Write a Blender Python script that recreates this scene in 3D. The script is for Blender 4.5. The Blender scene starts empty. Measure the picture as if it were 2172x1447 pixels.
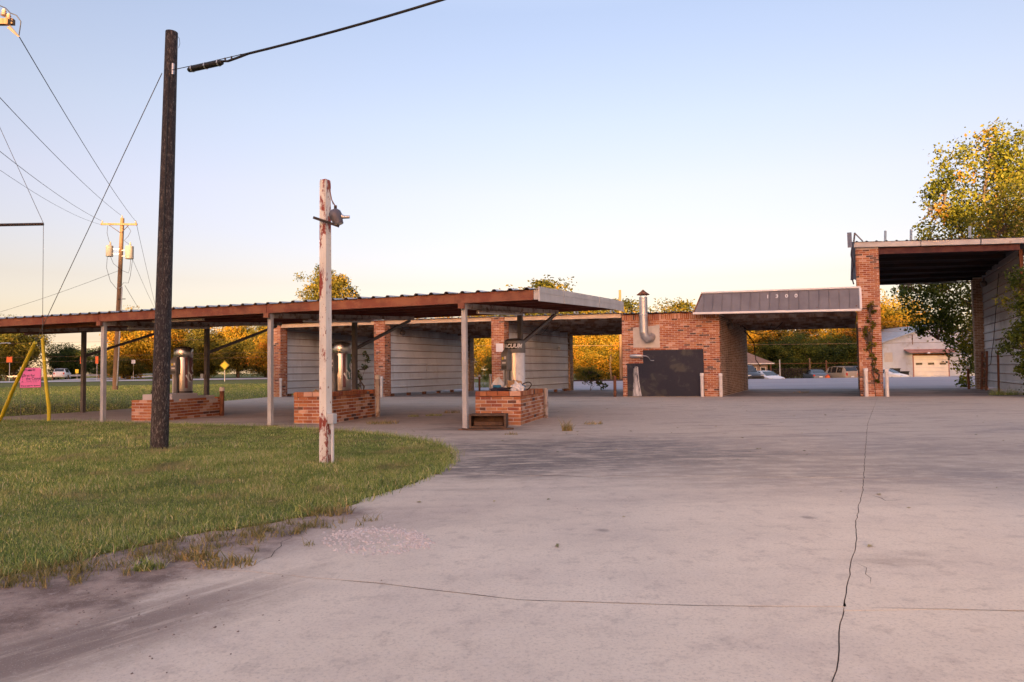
import bpy, math, random
import numpy as np
from mathutils import Matrix, Vector

random.seed(7)
rng = np.random.default_rng(7)
sc = bpy.context.scene
COL = sc.collection

# ------------------------------------------------------------------ camera
CAM_H = 1.05
pitch = math.atan((785 - 723.5) / 1448.0)
roll = math.atan(0.0135)
F = Vector((0, math.cos(pitch), math.sin(pitch)))
U0 = Vector((0, -math.sin(pitch), math.cos(pitch)))
R0 = Vector((1, 0, 0))
Rv = math.cos(roll) * R0 - math.sin(roll) * U0
Uv = math.sin(roll) * R0 + math.cos(roll) * U0
cd = bpy.data.cameras.new('camera')
cam = bpy.data.objects.new('camera', cd)
COL.objects.link(cam)
cd.lens, cd.sensor_width, cd.sensor_fit = 24.0, 36.0, 'HORIZONTAL'
cd.clip_start, cd.clip_end = .05, 3000
mw = Matrix.Identity(4)
for i in range(3):
    mw[i][0], mw[i][1], mw[i][2] = Rv[i], Uv[i], -F[i]
mw[2][3] = CAM_H
cam.matrix_world = mw
sc.camera = cam

# ------------------------------------------------------------------ sky, sun, exposure
SUN_EL, SUN_ROT = math.radians(5), math.radians(190)     # low evening sun behind the camera
w = bpy.data.worlds.new('World')
sc.world = w
w.use_nodes = True
nt = w.node_tree
bg = nt.nodes['Background']
sky = nt.nodes.new('ShaderNodeTexSky')
sky.sky_type = 'NISHITA'
sky.sun_disc = False
sky.sun_elevation, sky.sun_rotation = SUN_EL, SUN_ROT
sky.air_density, sky.dust_density, sky.ozone_density = 1, 2, 2
# warm white balance of the evening: a tint that depends only on elevation, the same all round
tc = nt.nodes.new('ShaderNodeTexCoord')
sep = nt.nodes.new('ShaderNodeSeparateXYZ')
nt.links.new(tc.outputs['Generated'], sep.inputs[0])
rp = nt.nodes.new('ShaderNodeValToRGB')
nt.links.new(sep.outputs[2], rp.inputs[0])
TINT = [(0.0, (1.7, 1.45, 2.0)), (.045, (.51, .395, .54)), (.08, (.44, .303, .31)), (.125, (.435, .275, .255)), (.19, (.475, .298, .28)),
        (.25, (.525, .322, .295)), (.34, (.55, .352, .31)), (.47, (.555, .37, .335)), (.7, (1.05, .64, .51)), (1., (1.75, .98, .74))]
els = rp.color_ramp.elements
els[0].position, els[1].position = TINT[0][0], TINT[-1][0]
els[0].color = tuple(c / 3 for c in TINT[0][1]) + (1,)
els[1].color = tuple(c / 3 for c in TINT[-1][1]) + (1,)
for p, c in TINT[1:-1]:
    e = els.new(p)
    e.color = tuple(k / 3 for k in c) + (1,)
mx = nt.nodes.new('ShaderNodeMix')
mx.data_type, mx.blend_type = 'RGBA', 'MULTIPLY'
mx.inputs[0].default_value = 1
nt.links.new(sky.outputs[0], mx.inputs[6])
nt.links.new(rp.outputs[0], mx.inputs[7])
vm = nt.nodes.new('ShaderNodeVectorMath')
vm.operation = 'SCALE'
vm.inputs['Scale'].default_value = 7.14
nt.links.new(mx.outputs[2], vm.inputs[0])
nt.links.new(vm.outputs[0], bg.inputs[0])
bg.inputs[1].default_value = .1
sl = bpy.data.lights.new('sun', 'SUN')
sun = bpy.data.objects.new('sun', sl)
COL.objects.link(sun)
sl.energy, sl.angle, sl.color = 4.2, math.radians(.5), (1, .58, .25)
sd = Vector((math.sin(SUN_ROT) * math.cos(SUN_EL), math.cos(SUN_ROT) * math.cos(SUN_EL), math.sin(SUN_EL)))
sun.rotation_euler = sd.to_track_quat('Z', 'Y').to_euler()
sun.location = (-20, -60, 40)
vs = sc.view_settings
vs.view_transform, vs.look, vs.exposure, vs.gamma, vs.use_curve_mapping = 'Standard', 'None', 2.6, 1, False

# ------------------------------------------------------------------ material helpers
class NT:
    def __init__(s, name, rough=.8, metal=0, spec=.3):
        s.m = bpy.data.materials.new(name)
        s.m.use_nodes = True
        s.t = s.m.node_tree
        s.b = s.t.nodes['Principled BSDF']
        s.b.inputs['Roughness'].default_value = rough
        s.b.inputs['Metallic'].default_value = metal
        s.b.inputs['Specular IOR Level'].default_value = spec
        s._p = None
    def n(s, typ, **kw):
        x = s.t.nodes.new(typ)
        for k, v in kw.items():
            setattr(x, k, v)
        return x
    def put(s, sock, v):
        if hasattr(v, 'links') or isinstance(v, bpy.types.NodeSocket):
            s.t.links.new(v, sock)
        elif isinstance(v, (tuple, list)) and sock.type == 'RGBA' and len(v) == 3:
            sock.default_value = tuple(v) + (1,)
        else:
            sock.default_value = v
    def pos(s):
        if s._p is None:
            s._p = s.n('ShaderNodeNewGeometry').outputs['Position']
        return s._p
    def obj(s):
        return s.n('ShaderNodeTexCoord').outputs['Object']
    def scaled(s, v, k):
        x = s.n('ShaderNodeVectorMath', operation='MULTIPLY')
        s.put(x.inputs[0], v)
        x.inputs[1].default_value = k
        return x.outputs[0]
    def noise(s, scale, detail=4, rough=.55, vec=None, dist=0.):
        x = s.n('ShaderNodeTexNoise')
        s.put(x.inputs['Vector'], vec if vec is not None else s.pos())
        x.inputs['Scale'].default_value = scale
        x.inputs['Detail'].default_value = detail
        x.inputs['Roughness'].default_value = rough
        x.inputs['Distortion'].default_value = dist
        return x.outputs[0]
    def vor(s, scale, vec=None, feature='F1'):
        x = s.n('ShaderNodeTexVoronoi', feature=feature)
        s.put(x.inputs['Vector'], vec if vec is not None else s.pos())
        x.inputs['Scale'].default_value = scale
        return x.outputs[0]
    def ramp(s, fac, stops, interp='LINEAR'):
        x = s.n('ShaderNodeValToRGB')
        x.color_ramp.interpolation = interp
        e = x.color_ramp.elements
        e[0].position, e[1].position = stops[0][0], stops[-1][0]
        e[0].color, e[1].color = tuple(stops[0][1]) + (1,), tuple(stops[-1][1]) + (1,)
        for p, c in stops[1:-1]:
            q = e.new(p)
            q.color = tuple(c) + (1,)
        s.put(x.inputs[0], fac)
        return x.outputs[0]
    def step(s, fac, a, b):
        x = s.n('ShaderNodeMapRange')
        x.interpolation_type = 'SMOOTHSTEP'
        s.put(x.inputs[0], fac)
        s.put(x.inputs[1], a)
        s.put(x.inputs[2], b)
        return x.outputs[0]
    def mix(s, fac, a, b, blend='MIX'):
        x = s.n('ShaderNodeMix', data_type='RGBA', blend_type=blend)
        s.put(x.inputs[0], fac)
        s.put(x.inputs[6], a)
        s.put(x.inputs[7], b)
        return x.outputs[2]
    def math(s, op, a, b=0., clamp=False):
        x = s.n('ShaderNodeMath', operation=op, use_clamp=clamp)
        s.put(x.inputs[0], a)
        s.put(x.inputs[1], b)
        return x.outputs[0]
    def attr(s, name):
        return s.n('ShaderNodeAttribute', attribute_name=name).outputs['Fac']
    def rnd(s):
        return s.n('ShaderNodeObjectInfo').outputs['Random']
    def blob(s, c, rx, ry, rot=0., soft=.5, nscale=2., namp=.35):
        """1 inside a noisy ellipse on the ground at c, falling to 0"""
        v = s.n('ShaderNodeMapping', vector_type='TEXTURE')
        s.put(v.inputs[0], s.pos())
        v.inputs['Location'].default_value = (c[0], c[1], 0)
        v.inputs['Rotation'].default_value = (0, 0, rot)
        v.inputs['Scale'].default_value = (rx, ry, 1e3)
        l = s.n('ShaderNodeVectorMath', operation='LENGTH')
        s.t.links.new(v.outputs[0], l.inputs[0])
        d = s.math('ADD', l.outputs['Value'], s.math('MULTIPLY', s.math('SUBTRACT', s.noise(nscale, 6, .65), .5), namp * 2))
        return s.math('SUBTRACT', 1., s.step(d, 1 - soft, 1 + soft * .4))
    def color(s, c):
        s.put(s.b.inputs['Base Color'], c)
        return s
    def rough(s, r):
        s.put(s.b.inputs['Roughness'], r)
        return s
    def bump(s, h, strength=.4, dist=.01):
        x = s.n('ShaderNodeBump')
        x.inputs['Strength'].default_value = strength
        x.inputs['Distance'].default_value = dist
        s.put(x.inputs['Height'], h)
        s.t.links.new(x.outputs[0], s.b.inputs['Normal'])
        return s

def worn(name, c1, c2, scale=3, rough=.7, metal=0, spec=.3, bump=0., dirt=None, dscale=1.5, dlo=.55, dhi=.75, stretch=None, objc=False):
    """a surface whose colour wanders between c1 and c2 with patches of dirt"""
    t = NT(name, rough, metal, spec)
    p = t.obj() if objc else t.pos()
    if stretch:
        p = t.scaled(p, stretch)
    n1 = t.noise(scale, 6, .6, p)
    c = t.mix(t.step(n1, .3, .7), c1, c2)
    if dirt:
        c = t.mix(t.step(t.noise(dscale, 8, .65, p), dlo, dhi), c, dirt)
    t.color(c)
    if bump:
        t.bump(t.noise(scale * 12, 4, .6, p), bump, .01)
    return t.m

# ------------------------------------------------------------------ mesh helpers
ROOT = {}
class MB:
    def __init__(s):
        s.v, s.f, s.t = [], [], []
    def face(s, idx, tint=0.):
        s.f.append(tuple(idx)); s.t.append(tint)
    def poly(s, pts, tint=0.):
        k = len(s.v)
        s.v += [tuple(p) for p in pts]
        s.face(range(k, k + len(pts)), tint)
        return s
    def hexa(s, lo, hi, tint=0.):
        """lo, hi: four points each, counter-clockwise seen from above"""
        k = len(s.v)
        s.v += [tuple(p) for p in lo] + [tuple(p) for p in hi]
        n = len(lo)
        s.face([k + n - 1 - i for i in range(n)], tint)
        s.face([k + n + i for i in range(n)], tint)
        for i in range(n):
            j = (i + 1) % n
            s.face((k + i, k + j, k + n + j, k + n + i), tint)
        return s
    def box(s, c, size, rz=0., tint=0., R=None):
        hx, hy, hz = size[0] / 2, size[1] / 2, size[2] / 2
        ca, sa = math.cos(rz), math.sin(rz)
        def q(x, y, z):
            if R is not None:
                p = R @ Vector((x, y, z))
                return (c[0] + p.x, c[1] + p.y, c[2] + p.z)
            return (c[0] + x * ca - y * sa, c[1] + x * sa + y * ca, c[2] + z)
        lo = [q(-hx, -hy, -hz), q(hx, -hy, -hz), q(hx, hy, -hz), q(-hx, hy, -hz)]
        hi = [q(-hx, -hy, hz), q(hx, -hy, hz), q(hx, hy, hz), q(-hx, hy, hz)]
        return s.hexa(lo, hi, tint)
    def beam(s, a, b, wd, ht, up=(0, 0, 1), tint=0.):
        a, b = Vector(a), Vector(b)
        d = (b - a)
        L = d.length
        x = d.normalized()
        z = Vector(up)
        y = z.cross(x)
        if y.length < 1e-4:
            y = Vector((0, 1, 0)).cross(x)
        y.normalize()
        z = x.cross(y)
        R = Matrix((x, y, z)).transposed()
        return s.box((a + b) / 2, (L, wd, ht), R=R, tint=tint)
    def tube(s, pts, r, n=8, r2=None, caps=True, tint=0.):
        pts = [Vector(p) for p in pts]
        m = len(pts)
        rs = r if isinstance(r, (list, tuple)) else [r + ((r2 if r2 is not None else r) - r) * i / max(m - 1, 1) for i in range(m)]
        k0 = len(s.v)
        ref = None
        for i, p in enumerate(pts):
            d = (pts[min(i + 1, m - 1)] - pts[max(i - 1, 0)])
            d = d.normalized() if d.length > 1e-9 else Vector((0, 0, 1))
            if ref is None:
                ref = Vector((0, 0, 1)) if abs(d.z) < .9 else Vector((1, 0, 0))
            a = ref - d * ref.dot(d)
            a.normalize()
            ref = a
            b = d.cross(a)
            for j in range(n):
                an = 2 * math.pi * j / n
                s.v.append(tuple(p + (a * math.cos(an) + b * math.sin(an)) * rs[i]))
        for i in range(m - 1):
            for j in range(n):
                q = (j + 1) % n
                s.face((k0 + i * n + j, k0 + i * n + q, k0 + (i + 1) * n + q, k0 + (i + 1) * n + j), tint)
        if caps:
            s.face([k0 + n - 1 - j for j in range(n)], tint)
            s.face([k0 + (m - 1) * n + j for j in range(n)], tint)
        return s
    def lathe(s, prof, c=(0, 0, 0), n=24, tint=0.):
        k0 = len(s.v)
        for r, z in prof:
            for j in range(n):
                a = 2 * math.pi * j / n
                s.v.append((c[0] + r * math.cos(a), c[1] + r * math.sin(a), c[2] + z))
        for i in range(len(prof) - 1):
            for j in range(n):
                q = (j + 1) % n
                s.face((k0 + i * n + j, k0 + i * n + q, k0 + (i + 1) * n + q, k0 + (i + 1) * n + j), tint)
        s.face([k0 + n - 1 - j for j in range(n)], tint)
        s.face([k0 + (len(prof) - 1) * n + j for j in range(n)], tint)
        return s
    def rigid(s, ang, off):
        ca, sa = math.cos(ang), math.sin(ang)
        s.v = [(off[0] + x * ca - y * sa, off[1] + x * sa + y * ca, off[2] + z) for x, y, z in s.v]
        return s
    def mesh(s, name, mat, off=(0, 0, 0), smooth=False):
        me = bpy.data.meshes.new(name)
        me.from_pydata([(x - off[0], y - off[1], z - off[2]) for x, y, z in s.v], [], s.f)
        if any(s.t):
            at = me.attributes.new('tint', 'FLOAT', 'FACE')
            at.data.foreach_set('value', s.t)
        if mat:
            me.materials.append(mat)
        if smooth:
            me.polygons.foreach_set('use_smooth', [True] * len(s.f))
        me.update()
        return me
    def build(s, name, mat, parent=None, smooth=False, bevel=0.):
        off = ROOT.get(parent.name, (0, 0, 0)) if parent else (0, 0, 0)
        o = bpy.data.objects.new(name, s.mesh(name, mat, off, smooth))
        COL.objects.link(o)
        if parent:
            o.parent = parent
            ROOT[o.name] = off
        if smooth:
            es = o.modifiers.new('es', 'EDGE_SPLIT'); es.split_angle = math.radians(42)
        if bevel:
            b = o.modifiers.new('bv', 'BEVEL'); b.width = bevel; b.segments = 1; b.limit_method = 'ANGLE'
        return o

def tag(o, label=None, cat=None, group=None, kind=None):
    if label: o['label'] = label
    if cat: o['category'] = cat
    if group: o['group'] = group
    if kind: o['kind'] = kind
    return o

def thing(name, label, cat, loc=(0, 0, 0), group=None, rz=0.):
    o = bpy.data.objects.new(name, None)
    COL.objects.link(o)
    o.location = loc
    o.rotation_euler = (0, 0, rz)
    o.empty_display_size = .2
    ROOT[o.name] = tuple(loc)
    return tag(o, label, cat, group)

def solo(name, mb, mat, label, cat, loc, group=None, smooth=False, bevel=0.):
    """a thing that is one mesh, its origin at its base"""
    o = bpy.data.objects.new(name, mb.mesh(name, mat, loc, smooth))
    o.location = loc
    COL.objects.link(o)
    if smooth:
        es = o.modifiers.new('es', 'EDGE_SPLIT'); es.split_angle = math.radians(42)
    if bevel:
        b = o.modifiers.new('bv', 'BEVEL'); b.width = bevel; b.segments = 1; b.limit_method = 'ANGLE'
    return tag(o, label, cat, group)

def copy_thing(src, loc, rz=None, label=None):
    kids = [c for c in bpy.data.objects if c.parent == src]
    r = src.copy()
    COL.objects.link(r)
    r.location = loc
    if rz is not None: r.rotation_euler = (0, 0, rz)
    if label: r['label'] = label
    for ch in kids:
        c = ch.copy(); COL.objects.link(c); c.parent = r
        for g in [k for k in bpy.data.objects if k.parent == ch]:
            d = g.copy(); COL.objects.link(d); d.parent = c
    return r

def array_mesh(name, verts, faces, mat, tint=None, smooth=False):
    """verts (n,3), faces (m,k) as numpy arrays"""
    me = bpy.data.meshes.new(name)
    n, (m, k) = len(verts), faces.shape
    me.vertices.add(n); me.vertices.foreach_set('co', verts.astype(np.float32).ravel())
    me.loops.add(m * k); me.loops.foreach_set('vertex_index', faces.astype(np.int32).ravel())
    me.polygons.add(m)
    me.polygons.foreach_set('loop_start', np.arange(0, m * k, k, dtype=np.int32))
    me.polygons.foreach_set('loop_total', np.full(m, k, dtype=np.int32))
    me.update(calc_edges=True)
    if tint is not None:
        at = me.attributes.new('tint', 'FLOAT', 'FACE'); at.data.foreach_set('value', tint.astype(np.float32))
    me.materials.append(mat)
    if smooth: me.polygons.foreach_set('use_smooth', [True] * m)
    me.validate()
    return me

def put_mesh(name, me, parent=None, loc=(0, 0, 0)):
    o = bpy.data.objects.new(name, me)
    o.location = loc
    COL.objects.link(o)
    if parent: o.parent = parent
    return o

def text_mesh(body, size, extrude=.002, align='CENTER', shear=0., bold=0.):
    cu = bpy.data.curves.new('lettering', 'FONT')
    cu.body, cu.size, cu.extrude, cu.align_x, cu.align_y, cu.shear, cu.offset = body, size, extrude, align, 'CENTER', shear, bold
    o = bpy.data.objects.new('lettering', cu)
    COL.objects.link(o)
    dg = bpy.context.evaluated_depsgraph_get()
    me = bpy.data.meshes.new_from_object(o.evaluated_get(dg))
    bpy.data.objects.remove(o)
    bpy.data.curves.remove(cu)
    return me

def text_part(name, body, size, mat, parent, origin, right, up, extrude=.002, align='CENTER', shear=0., bold=0., fn=None):
    """lettering lying in the plane spanned by right and up at origin (world), or warped by fn"""
    me = text_mesh(body, size, extrude, align, shear, bold)
    off = Vector(ROOT.get(parent.name, (0, 0, 0)))
    o_, r_, u_ = Vector(origin), Vector(right).normalized(), Vector(up).normalized()
    nrm = r_.cross(u_)
    for v in me.vertices:
        p = fn(v.co) if fn else o_ + r_ * v.co.x + u_ * v.co.y + nrm * v.co.z
        v.co = Vector(p) - off
    me.materials.clear()
    me.materials.append(mat)
    o = bpy.data.objects.new(name, me)
    COL.objects.link(o)
    o.parent = parent
    ROOT[o.name] = tuple(off)
    return o

# ------------------------------------------------------------------ materials
# concrete drive: grey-pink, speckled aggregate, tyre grime plus painted light fall-off in the far lane, washed-on dirt near the lawn
t = NT('concrete', .85, spec=.25)
big = t.noise(.22, 6, .6)
mid = t.noise(1.3, 9, .72, dist=.4)
streak = t.noise(.5, 7, .6, t.scaled(t.pos(), (.35, 2.2, 1)))
c = t.mix(t.step(big, .3, .7), (.64, .535, .425), (.73, .62, .50))
c = t.mix(t.math('MULTIPLY', t.step(mid, .44, .72), .4), c, (.42, .345, .31))
c = t.mix(t.math('MULTIPLY', t.step(streak, .47, .75), .3), c, (.34, .285, .26))
sepp = t.n('ShaderNodeSeparateXYZ'); t.put(sepp.inputs[0], t.pos())
lane = t.step(t.math('ADD', sepp.outputs[1], t.math('MULTIPLY', t.noise(.35, 6, .6), 5)), 5.5, 11.5)  # traffic grime; also paints in the brightness falling off away from the camera
c = t.mix(t.math('MULTIPLY', lane, .66), c, (.37, .285, .222))
st2 = t.noise(1.6, 8, .72, t.scaled(t.pos(), (.35, 1.6, 1)), .5)
c = t.mix(t.math('MULTIPLY', t.math('MULTIPLY', t.step(st2, .5, .66), lane), .55), c, (.17, .14, .13))
c = t.mix(t.math('MULTIPLY', t.math('MULTIPLY', t.step(st2, .40, .30), lane), .35), c, (.46, .39, .35))
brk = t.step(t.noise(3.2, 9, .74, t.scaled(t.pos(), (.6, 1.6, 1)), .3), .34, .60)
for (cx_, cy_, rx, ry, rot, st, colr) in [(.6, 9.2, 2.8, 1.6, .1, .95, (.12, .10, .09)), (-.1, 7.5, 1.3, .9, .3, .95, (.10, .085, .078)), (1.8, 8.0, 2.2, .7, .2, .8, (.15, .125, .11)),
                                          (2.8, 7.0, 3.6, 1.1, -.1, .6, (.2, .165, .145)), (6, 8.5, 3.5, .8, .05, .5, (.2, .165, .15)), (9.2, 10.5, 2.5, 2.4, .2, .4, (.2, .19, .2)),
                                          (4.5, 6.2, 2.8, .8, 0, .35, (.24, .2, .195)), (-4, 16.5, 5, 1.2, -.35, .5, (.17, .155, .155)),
                                          (2.1, 3.75, .4, .16, .1, .55, (.33, .255, .205)), (5.5, 15, 4, 2, .2, .25, (.2, .17, .165)), (-.5, 12.3, 1.1, .5, -.2, .75, (.09, .08, .075)), (-.4, 13.6, 1.2, 1.5, .2, .5, (.14, .12, .115)), (-4.2, 14.6, 1.3, 1.5, .2, .5, (.14, .12, .115)), (1.5, 5.6, 1.6, .25, .15, .3, (.26, .2, .185)), (3.5, 9.5, 3, 1.2, 0, .4, (.22, .185, .175))]:  # stains; those at the post and island bases also paint in contact shade
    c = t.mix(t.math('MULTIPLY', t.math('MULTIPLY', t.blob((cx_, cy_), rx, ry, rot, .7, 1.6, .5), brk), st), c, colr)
# dirt washed across the near left corner in long fans
mpf = t.n('ShaderNodeMapping', vector_type='TEXTURE')
t.put(mpf.inputs[0], t.pos()); mpf.inputs['Rotation'].default_value = (0, 0, .92)
fan = t.noise(1.6, 8, .65, t.scaled(mpf.outputs[0], (.35, 3.2, 1)), .5)
wash = t.math('MULTIPLY', t.blob((-1.85, 2.65), 1.25, .42, .92, .8, 1.6, .4), t.step(fan, .34, .56))
c = t.mix(t.math('MULTIPLY', wash, .95), c, (.20, .145, .12))
c = t.mix(t.math('MULTIPLY', t.blob((-1.5, 4.4), 1.6, .55, .7, .7, 2.5, .5), .6), c, (.34, .265, .235))
for (cx_, cy_, rx, ry, rot, st) in [(-3.1, 2.4, 1.1, .9, .9, .95), (-2.65, 3.25, .9, .75, .95, .95), (-2.35, 3.6, .8, .6, 1.0, .95), (-2.1, 4.05, .8, .6, 1.0, .95), (-1.85, 4.55, .7, .50, 1.0, .95), (-1.5, 5.05, .5, .36, .9, .9), (-2.1, 3.0, .6, .3, .9, .8), (-2.0, 3.6, .9, .45, 1.0, .6)]:
    dirt_c = t.mix(t.step(t.noise(3.2, 7, .7), .38, .62), (.15, .10, .08), (.34, .25, .20))
    c = t.mix(t.math('MULTIPLY', t.blob((cx_, cy_), rx, ry, rot, .5, 3.2, .45), st), c, dirt_c)
fine = t.noise(60, 4, .7)
spot = t.vor(1.3)
c = t.mix(t.math('MULTIPLY', t.math('SUBTRACT', 1, t.step(t.math('ADD', spot, t.math('MULTIPLY', t.noise(9, 5, .7), .12)), .07, .16)), .6), c, (.13, .11, .10))
mott = t.noise(7, 9, .75)
c = t.mix(t.math('MULTIPLY', t.step(mott, .5, .68), .38), c, (.27, .21, .185))
c = t.mix(t.math('MULTIPLY', t.step(mott, .46, .34), .22), c, (.72, .62, .54))
sp = t.vor(75)
c = t.mix(t.math('MULTIPLY', t.step(fine, .48, .72), .4), c, (.22, .175, .155))
c = t.mix(t.math('MULTIPLY', t.step(t.noise(140, 2, .6), .6, .72), .55), c, (.62, .55, .5))
c = t.mix(t.math('MULTIPLY', t.math('SUBTRACT', 1, t.step(sp, .08, .2)), .3), c, (.14, .12, .115))
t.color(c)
t.bump(t.math('ADD', t.noise(90, 4, .7), t.math('MULTIPLY', mid, 2)), .35, .006)
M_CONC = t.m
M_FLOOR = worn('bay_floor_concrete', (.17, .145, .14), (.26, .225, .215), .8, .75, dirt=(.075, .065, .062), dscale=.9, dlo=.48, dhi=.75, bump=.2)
M_JOINT = worn('joint_dirt', (.05, .04, .035), (.09, .07, .06), 9, .95)
t = NT('asphalt', .85)
ln = t.noise(.35, 5, .6, t.scaled(t.pos(), (.25, 1.6, 1)))
c = t.mix(t.step(ln, .35, .65), (.30, .275, .30), (.37, .345, .375))
c = t.mix(t.math('MULTIPLY', t.step(t.noise(.8, 7, .7, t.scaled(t.pos(), (.3, 1.5, 1))), .55, .7), .35), c, (.2, .185, .2))
c = t.mix(t.math('MULTIPLY', t.step(t.noise(35, 3, .7), .45, .7), .25), c, (.17, .16, .17))
t.color(c).bump(t.noise(60, 3, .7), .3, .01)
M_ASPH = t.m
M_ROAD = worn('road_concrete', (.46, .43, .42), (.54, .50, .48), .6, .85)
t = NT('turf_soil', .95, spec=.1)
n1 = t.noise(.18, 6, .6)
n2 = t.noise(1.4, 6, .65)
n3 = t.noise(14, 4, .7)
c = t.mix(t.step(n2, .35, .65), (.12, .145, .04), (.17, .185, .06))
c = t.mix(t.math('MULTIPLY', t.step(n1, .42, .62), .6), c, (.20, .18, .08))
c = t.mix(t.step(n3, .4, .7), c, (.08, .09, .032))
t.color(c).bump(n3, .6, .04)
M_TURF = t.m
def blades(name, stops):
    t = NT(name, .7, spec=.2)
    base = t.ramp(t.attr('tint'), stops)
    c = t.mix(t.math('MULTIPLY', t.step(t.noise(1.1, 8, .7), .5, .66), .7), base, (.30, .23, .13))
    c = t.mix(t.math('MULTIPLY', t.step(t.noise(1.3, 5, .65, t.scaled(t.pos(), (1, 1, 0))), .52, .68), .5), c, (.055, .10, .03))
    t.color(c)
    t.b.inputs['Subsurface Weight'].default_value = 0
    return t.m
M_BLADE = blades('grass_blades', [(0, (.07, .13, .03)), (.4, (.19, .27, .065)), (.7, (.34, .39, .12)), (.88, (.52, .48, .22)), (1, (.64, .54, .32))])
M_DRY = blades('dry_grass', [(0, (.11, .12, .035)), (.5, (.25, .21, .08)), (1, (.4, .31, .14))])
t = NT('dirt', .95, spec=.1)
dn = t.noise(1.1, 7, .65)
c = t.mix(t.step(dn, .3, .7), (.27, .20, .18), (.40, .32, .29))
c = t.mix(t.math('MULTIPLY', t.step(t.noise(45, 4, .75), .45, .7), .5), c, (.16, .115, .10))
t.color(c).bump(t.noise(40, 5, .7), .6, .012)
M_DIRT = t.m
M_GRIT = worn('brown_grit', (.14, .10, .085), (.24, .18, .155), 60, .9)
M_GRAVEL = worn('gravel_stone', (.48, .39, .35), (.70, .62, .58), 30, .9)

# brick: every brick has its own colour; lime bloom and soot in patches
t = NT('brick', .88, spec=.2)
v = t.math('FRACT', t.math('ADD', t.rnd(), t.attr('tint')))
c = t.ramp(v, [(0, (.38, .135, .06)), (.18, (.44, .185, .085)), (.36, (.32, .105, .048)), (.5, (.47, .225, .12)), (.62, (.37, .145, .073)),
               (.74, (.29, .095, .06)), (.84, (.58, .35, .25)), (.93, (.13, .065, .05)), (.97, (.09, .055, .05)), (1, (.44, .17, .10))], 'CONSTANT')
c = t.mix(t.math('MULTIPLY', t.step(t.noise(9, 5, .7), .5, .75), .45), c, (.22, .085, .055))
c = t.mix(t.math('MULTIPLY', t.step(t.noise(1.6, 7, .72, t.scaled(t.pos(), (1, 1, 2))), .58, .72), .5), c, (.56, .40, .33))
c = t.mix(t.math('MULTIPLY', t.step(t.noise(26, 4, .7), .58, .75), .4), c, (.6, .46, .40))
t.color(c).bump(t.noise(70, 5, .7), .5, .006)
M_BRICK = t.m
M_MORTAR = worn('mortar', (.52, .43, .37), (.64, .55, .49), 6, .95, dirt=(.34, .26, .22), dscale=2.2, bump=.5)
# the wall inside the fourth bay: old brick under a brown film of wash grime
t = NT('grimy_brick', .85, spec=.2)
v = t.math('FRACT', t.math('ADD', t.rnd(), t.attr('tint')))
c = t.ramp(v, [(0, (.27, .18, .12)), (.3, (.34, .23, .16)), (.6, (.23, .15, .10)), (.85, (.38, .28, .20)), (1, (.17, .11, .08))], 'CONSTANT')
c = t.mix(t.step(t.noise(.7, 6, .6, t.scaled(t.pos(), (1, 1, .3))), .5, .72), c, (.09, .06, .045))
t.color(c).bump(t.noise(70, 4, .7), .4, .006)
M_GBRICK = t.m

def rusty(name, paint, rust, dark, amount=.5, scale=2.5, stretch=(1, 1, 1), rough=.7, metal=0.):
    t = NT(name, rough, metal, .35)
    p = t.scaled(t.pos(), stretch)
    c = t.mix(t.step(t.noise(scale, 8, .7, p), amount - .06, amount + .08), rust, paint)
    c = t.mix(t.math('MULTIPLY', t.step(t.noise(scale * .6, 7, .65, p), .5, .7), .7), c, dark)
    t.color(c).bump(t.noise(scale * 14, 4, .7), .25, .004)
    return t.m
M_BEAM = rusty('red_oxide_beam', (.21, .065, .04), (.27, .11, .06), (.12, .035, .025), .5, 3.)
M_SOFFIT = rusty('red_soffit', (.16, .04, .03), (.22, .07, .045), (.07, .022, .018), .5, 1.2)
M_CEIL = rusty('rusty_ceiling', (.38, .31, .28), (.20, .12, .09), (.07, .042, .036), .50, 1.6, (1, 3., 1))
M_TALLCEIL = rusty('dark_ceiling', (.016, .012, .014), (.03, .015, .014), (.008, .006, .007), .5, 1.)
M_GREYPOST = worn('grey_painted_steel', (.38, .37, .36), (.47, .46, .45), 4, .55, dirt=(.24, .15, .10), dscale=5, dlo=.66, dhi=.8)
M_DARKPOST = worn('dark_steel', (.09, .082, .08), (.14, .125, .12), 4, .5, dirt=(.16, .075, .045), dscale=4, dlo=.64, dhi=.8)
M_CROSS = rusty('weathered_white_steel', (.42, .37, .34), (.17, .10, .07), (.22, .17, .14), .44, 5.)
M_FASCIA = worn('white_fascia', (.46, .44, .42), (.56, .54, .52), 3, .6, dirt=(.33, .22, .15), dscale=2.6, dlo=.62, dhi=.8)
M_TAN = worn('tan_fascia', (.60, .47, .34), (.68, .55, .41), 3, .6, dirt=(.36, .25, .16), dscale=3, dlo=.62, dhi=.85)
M_ROOF = worn('galvanised_roof', (.30, .32, .35), (.42, .44, .47), 1.5, .45, .5, dirt=(.2, .13, .09), dscale=1.2, dlo=.6, dhi=.8)
M_GALV = worn('galvanised_steel', (.42, .43, .45), (.56, .57, .58), 6, .38, .75, dirt=(.3, .27, .25), dscale=4, dlo=.6, dhi=.8)
t = NT('white_siding', .55, spec=.4)
zs = t.scaled(t.pos(), (1, 1, .25))
c = t.mix(t.step(t.noise(.7, 5, .6), .3, .7), (.62, .66, .68), (.76, .79, .81))
c = t.mix(t.math('MULTIPLY', t.step(t.noise(2.2, 7, .7, zs), .5, .74), .45), c, (.46, .43, .40))
sz = t.n('ShaderNodeSeparateXYZ'); t.put(sz.inputs[0], t.pos())
soot = t.step(t.math('ADD', sz.outputs[2], t.math('MULTIPLY', t.noise(.9, 6, .65, zs), 1.2)), 2.9, 3.5)
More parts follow.
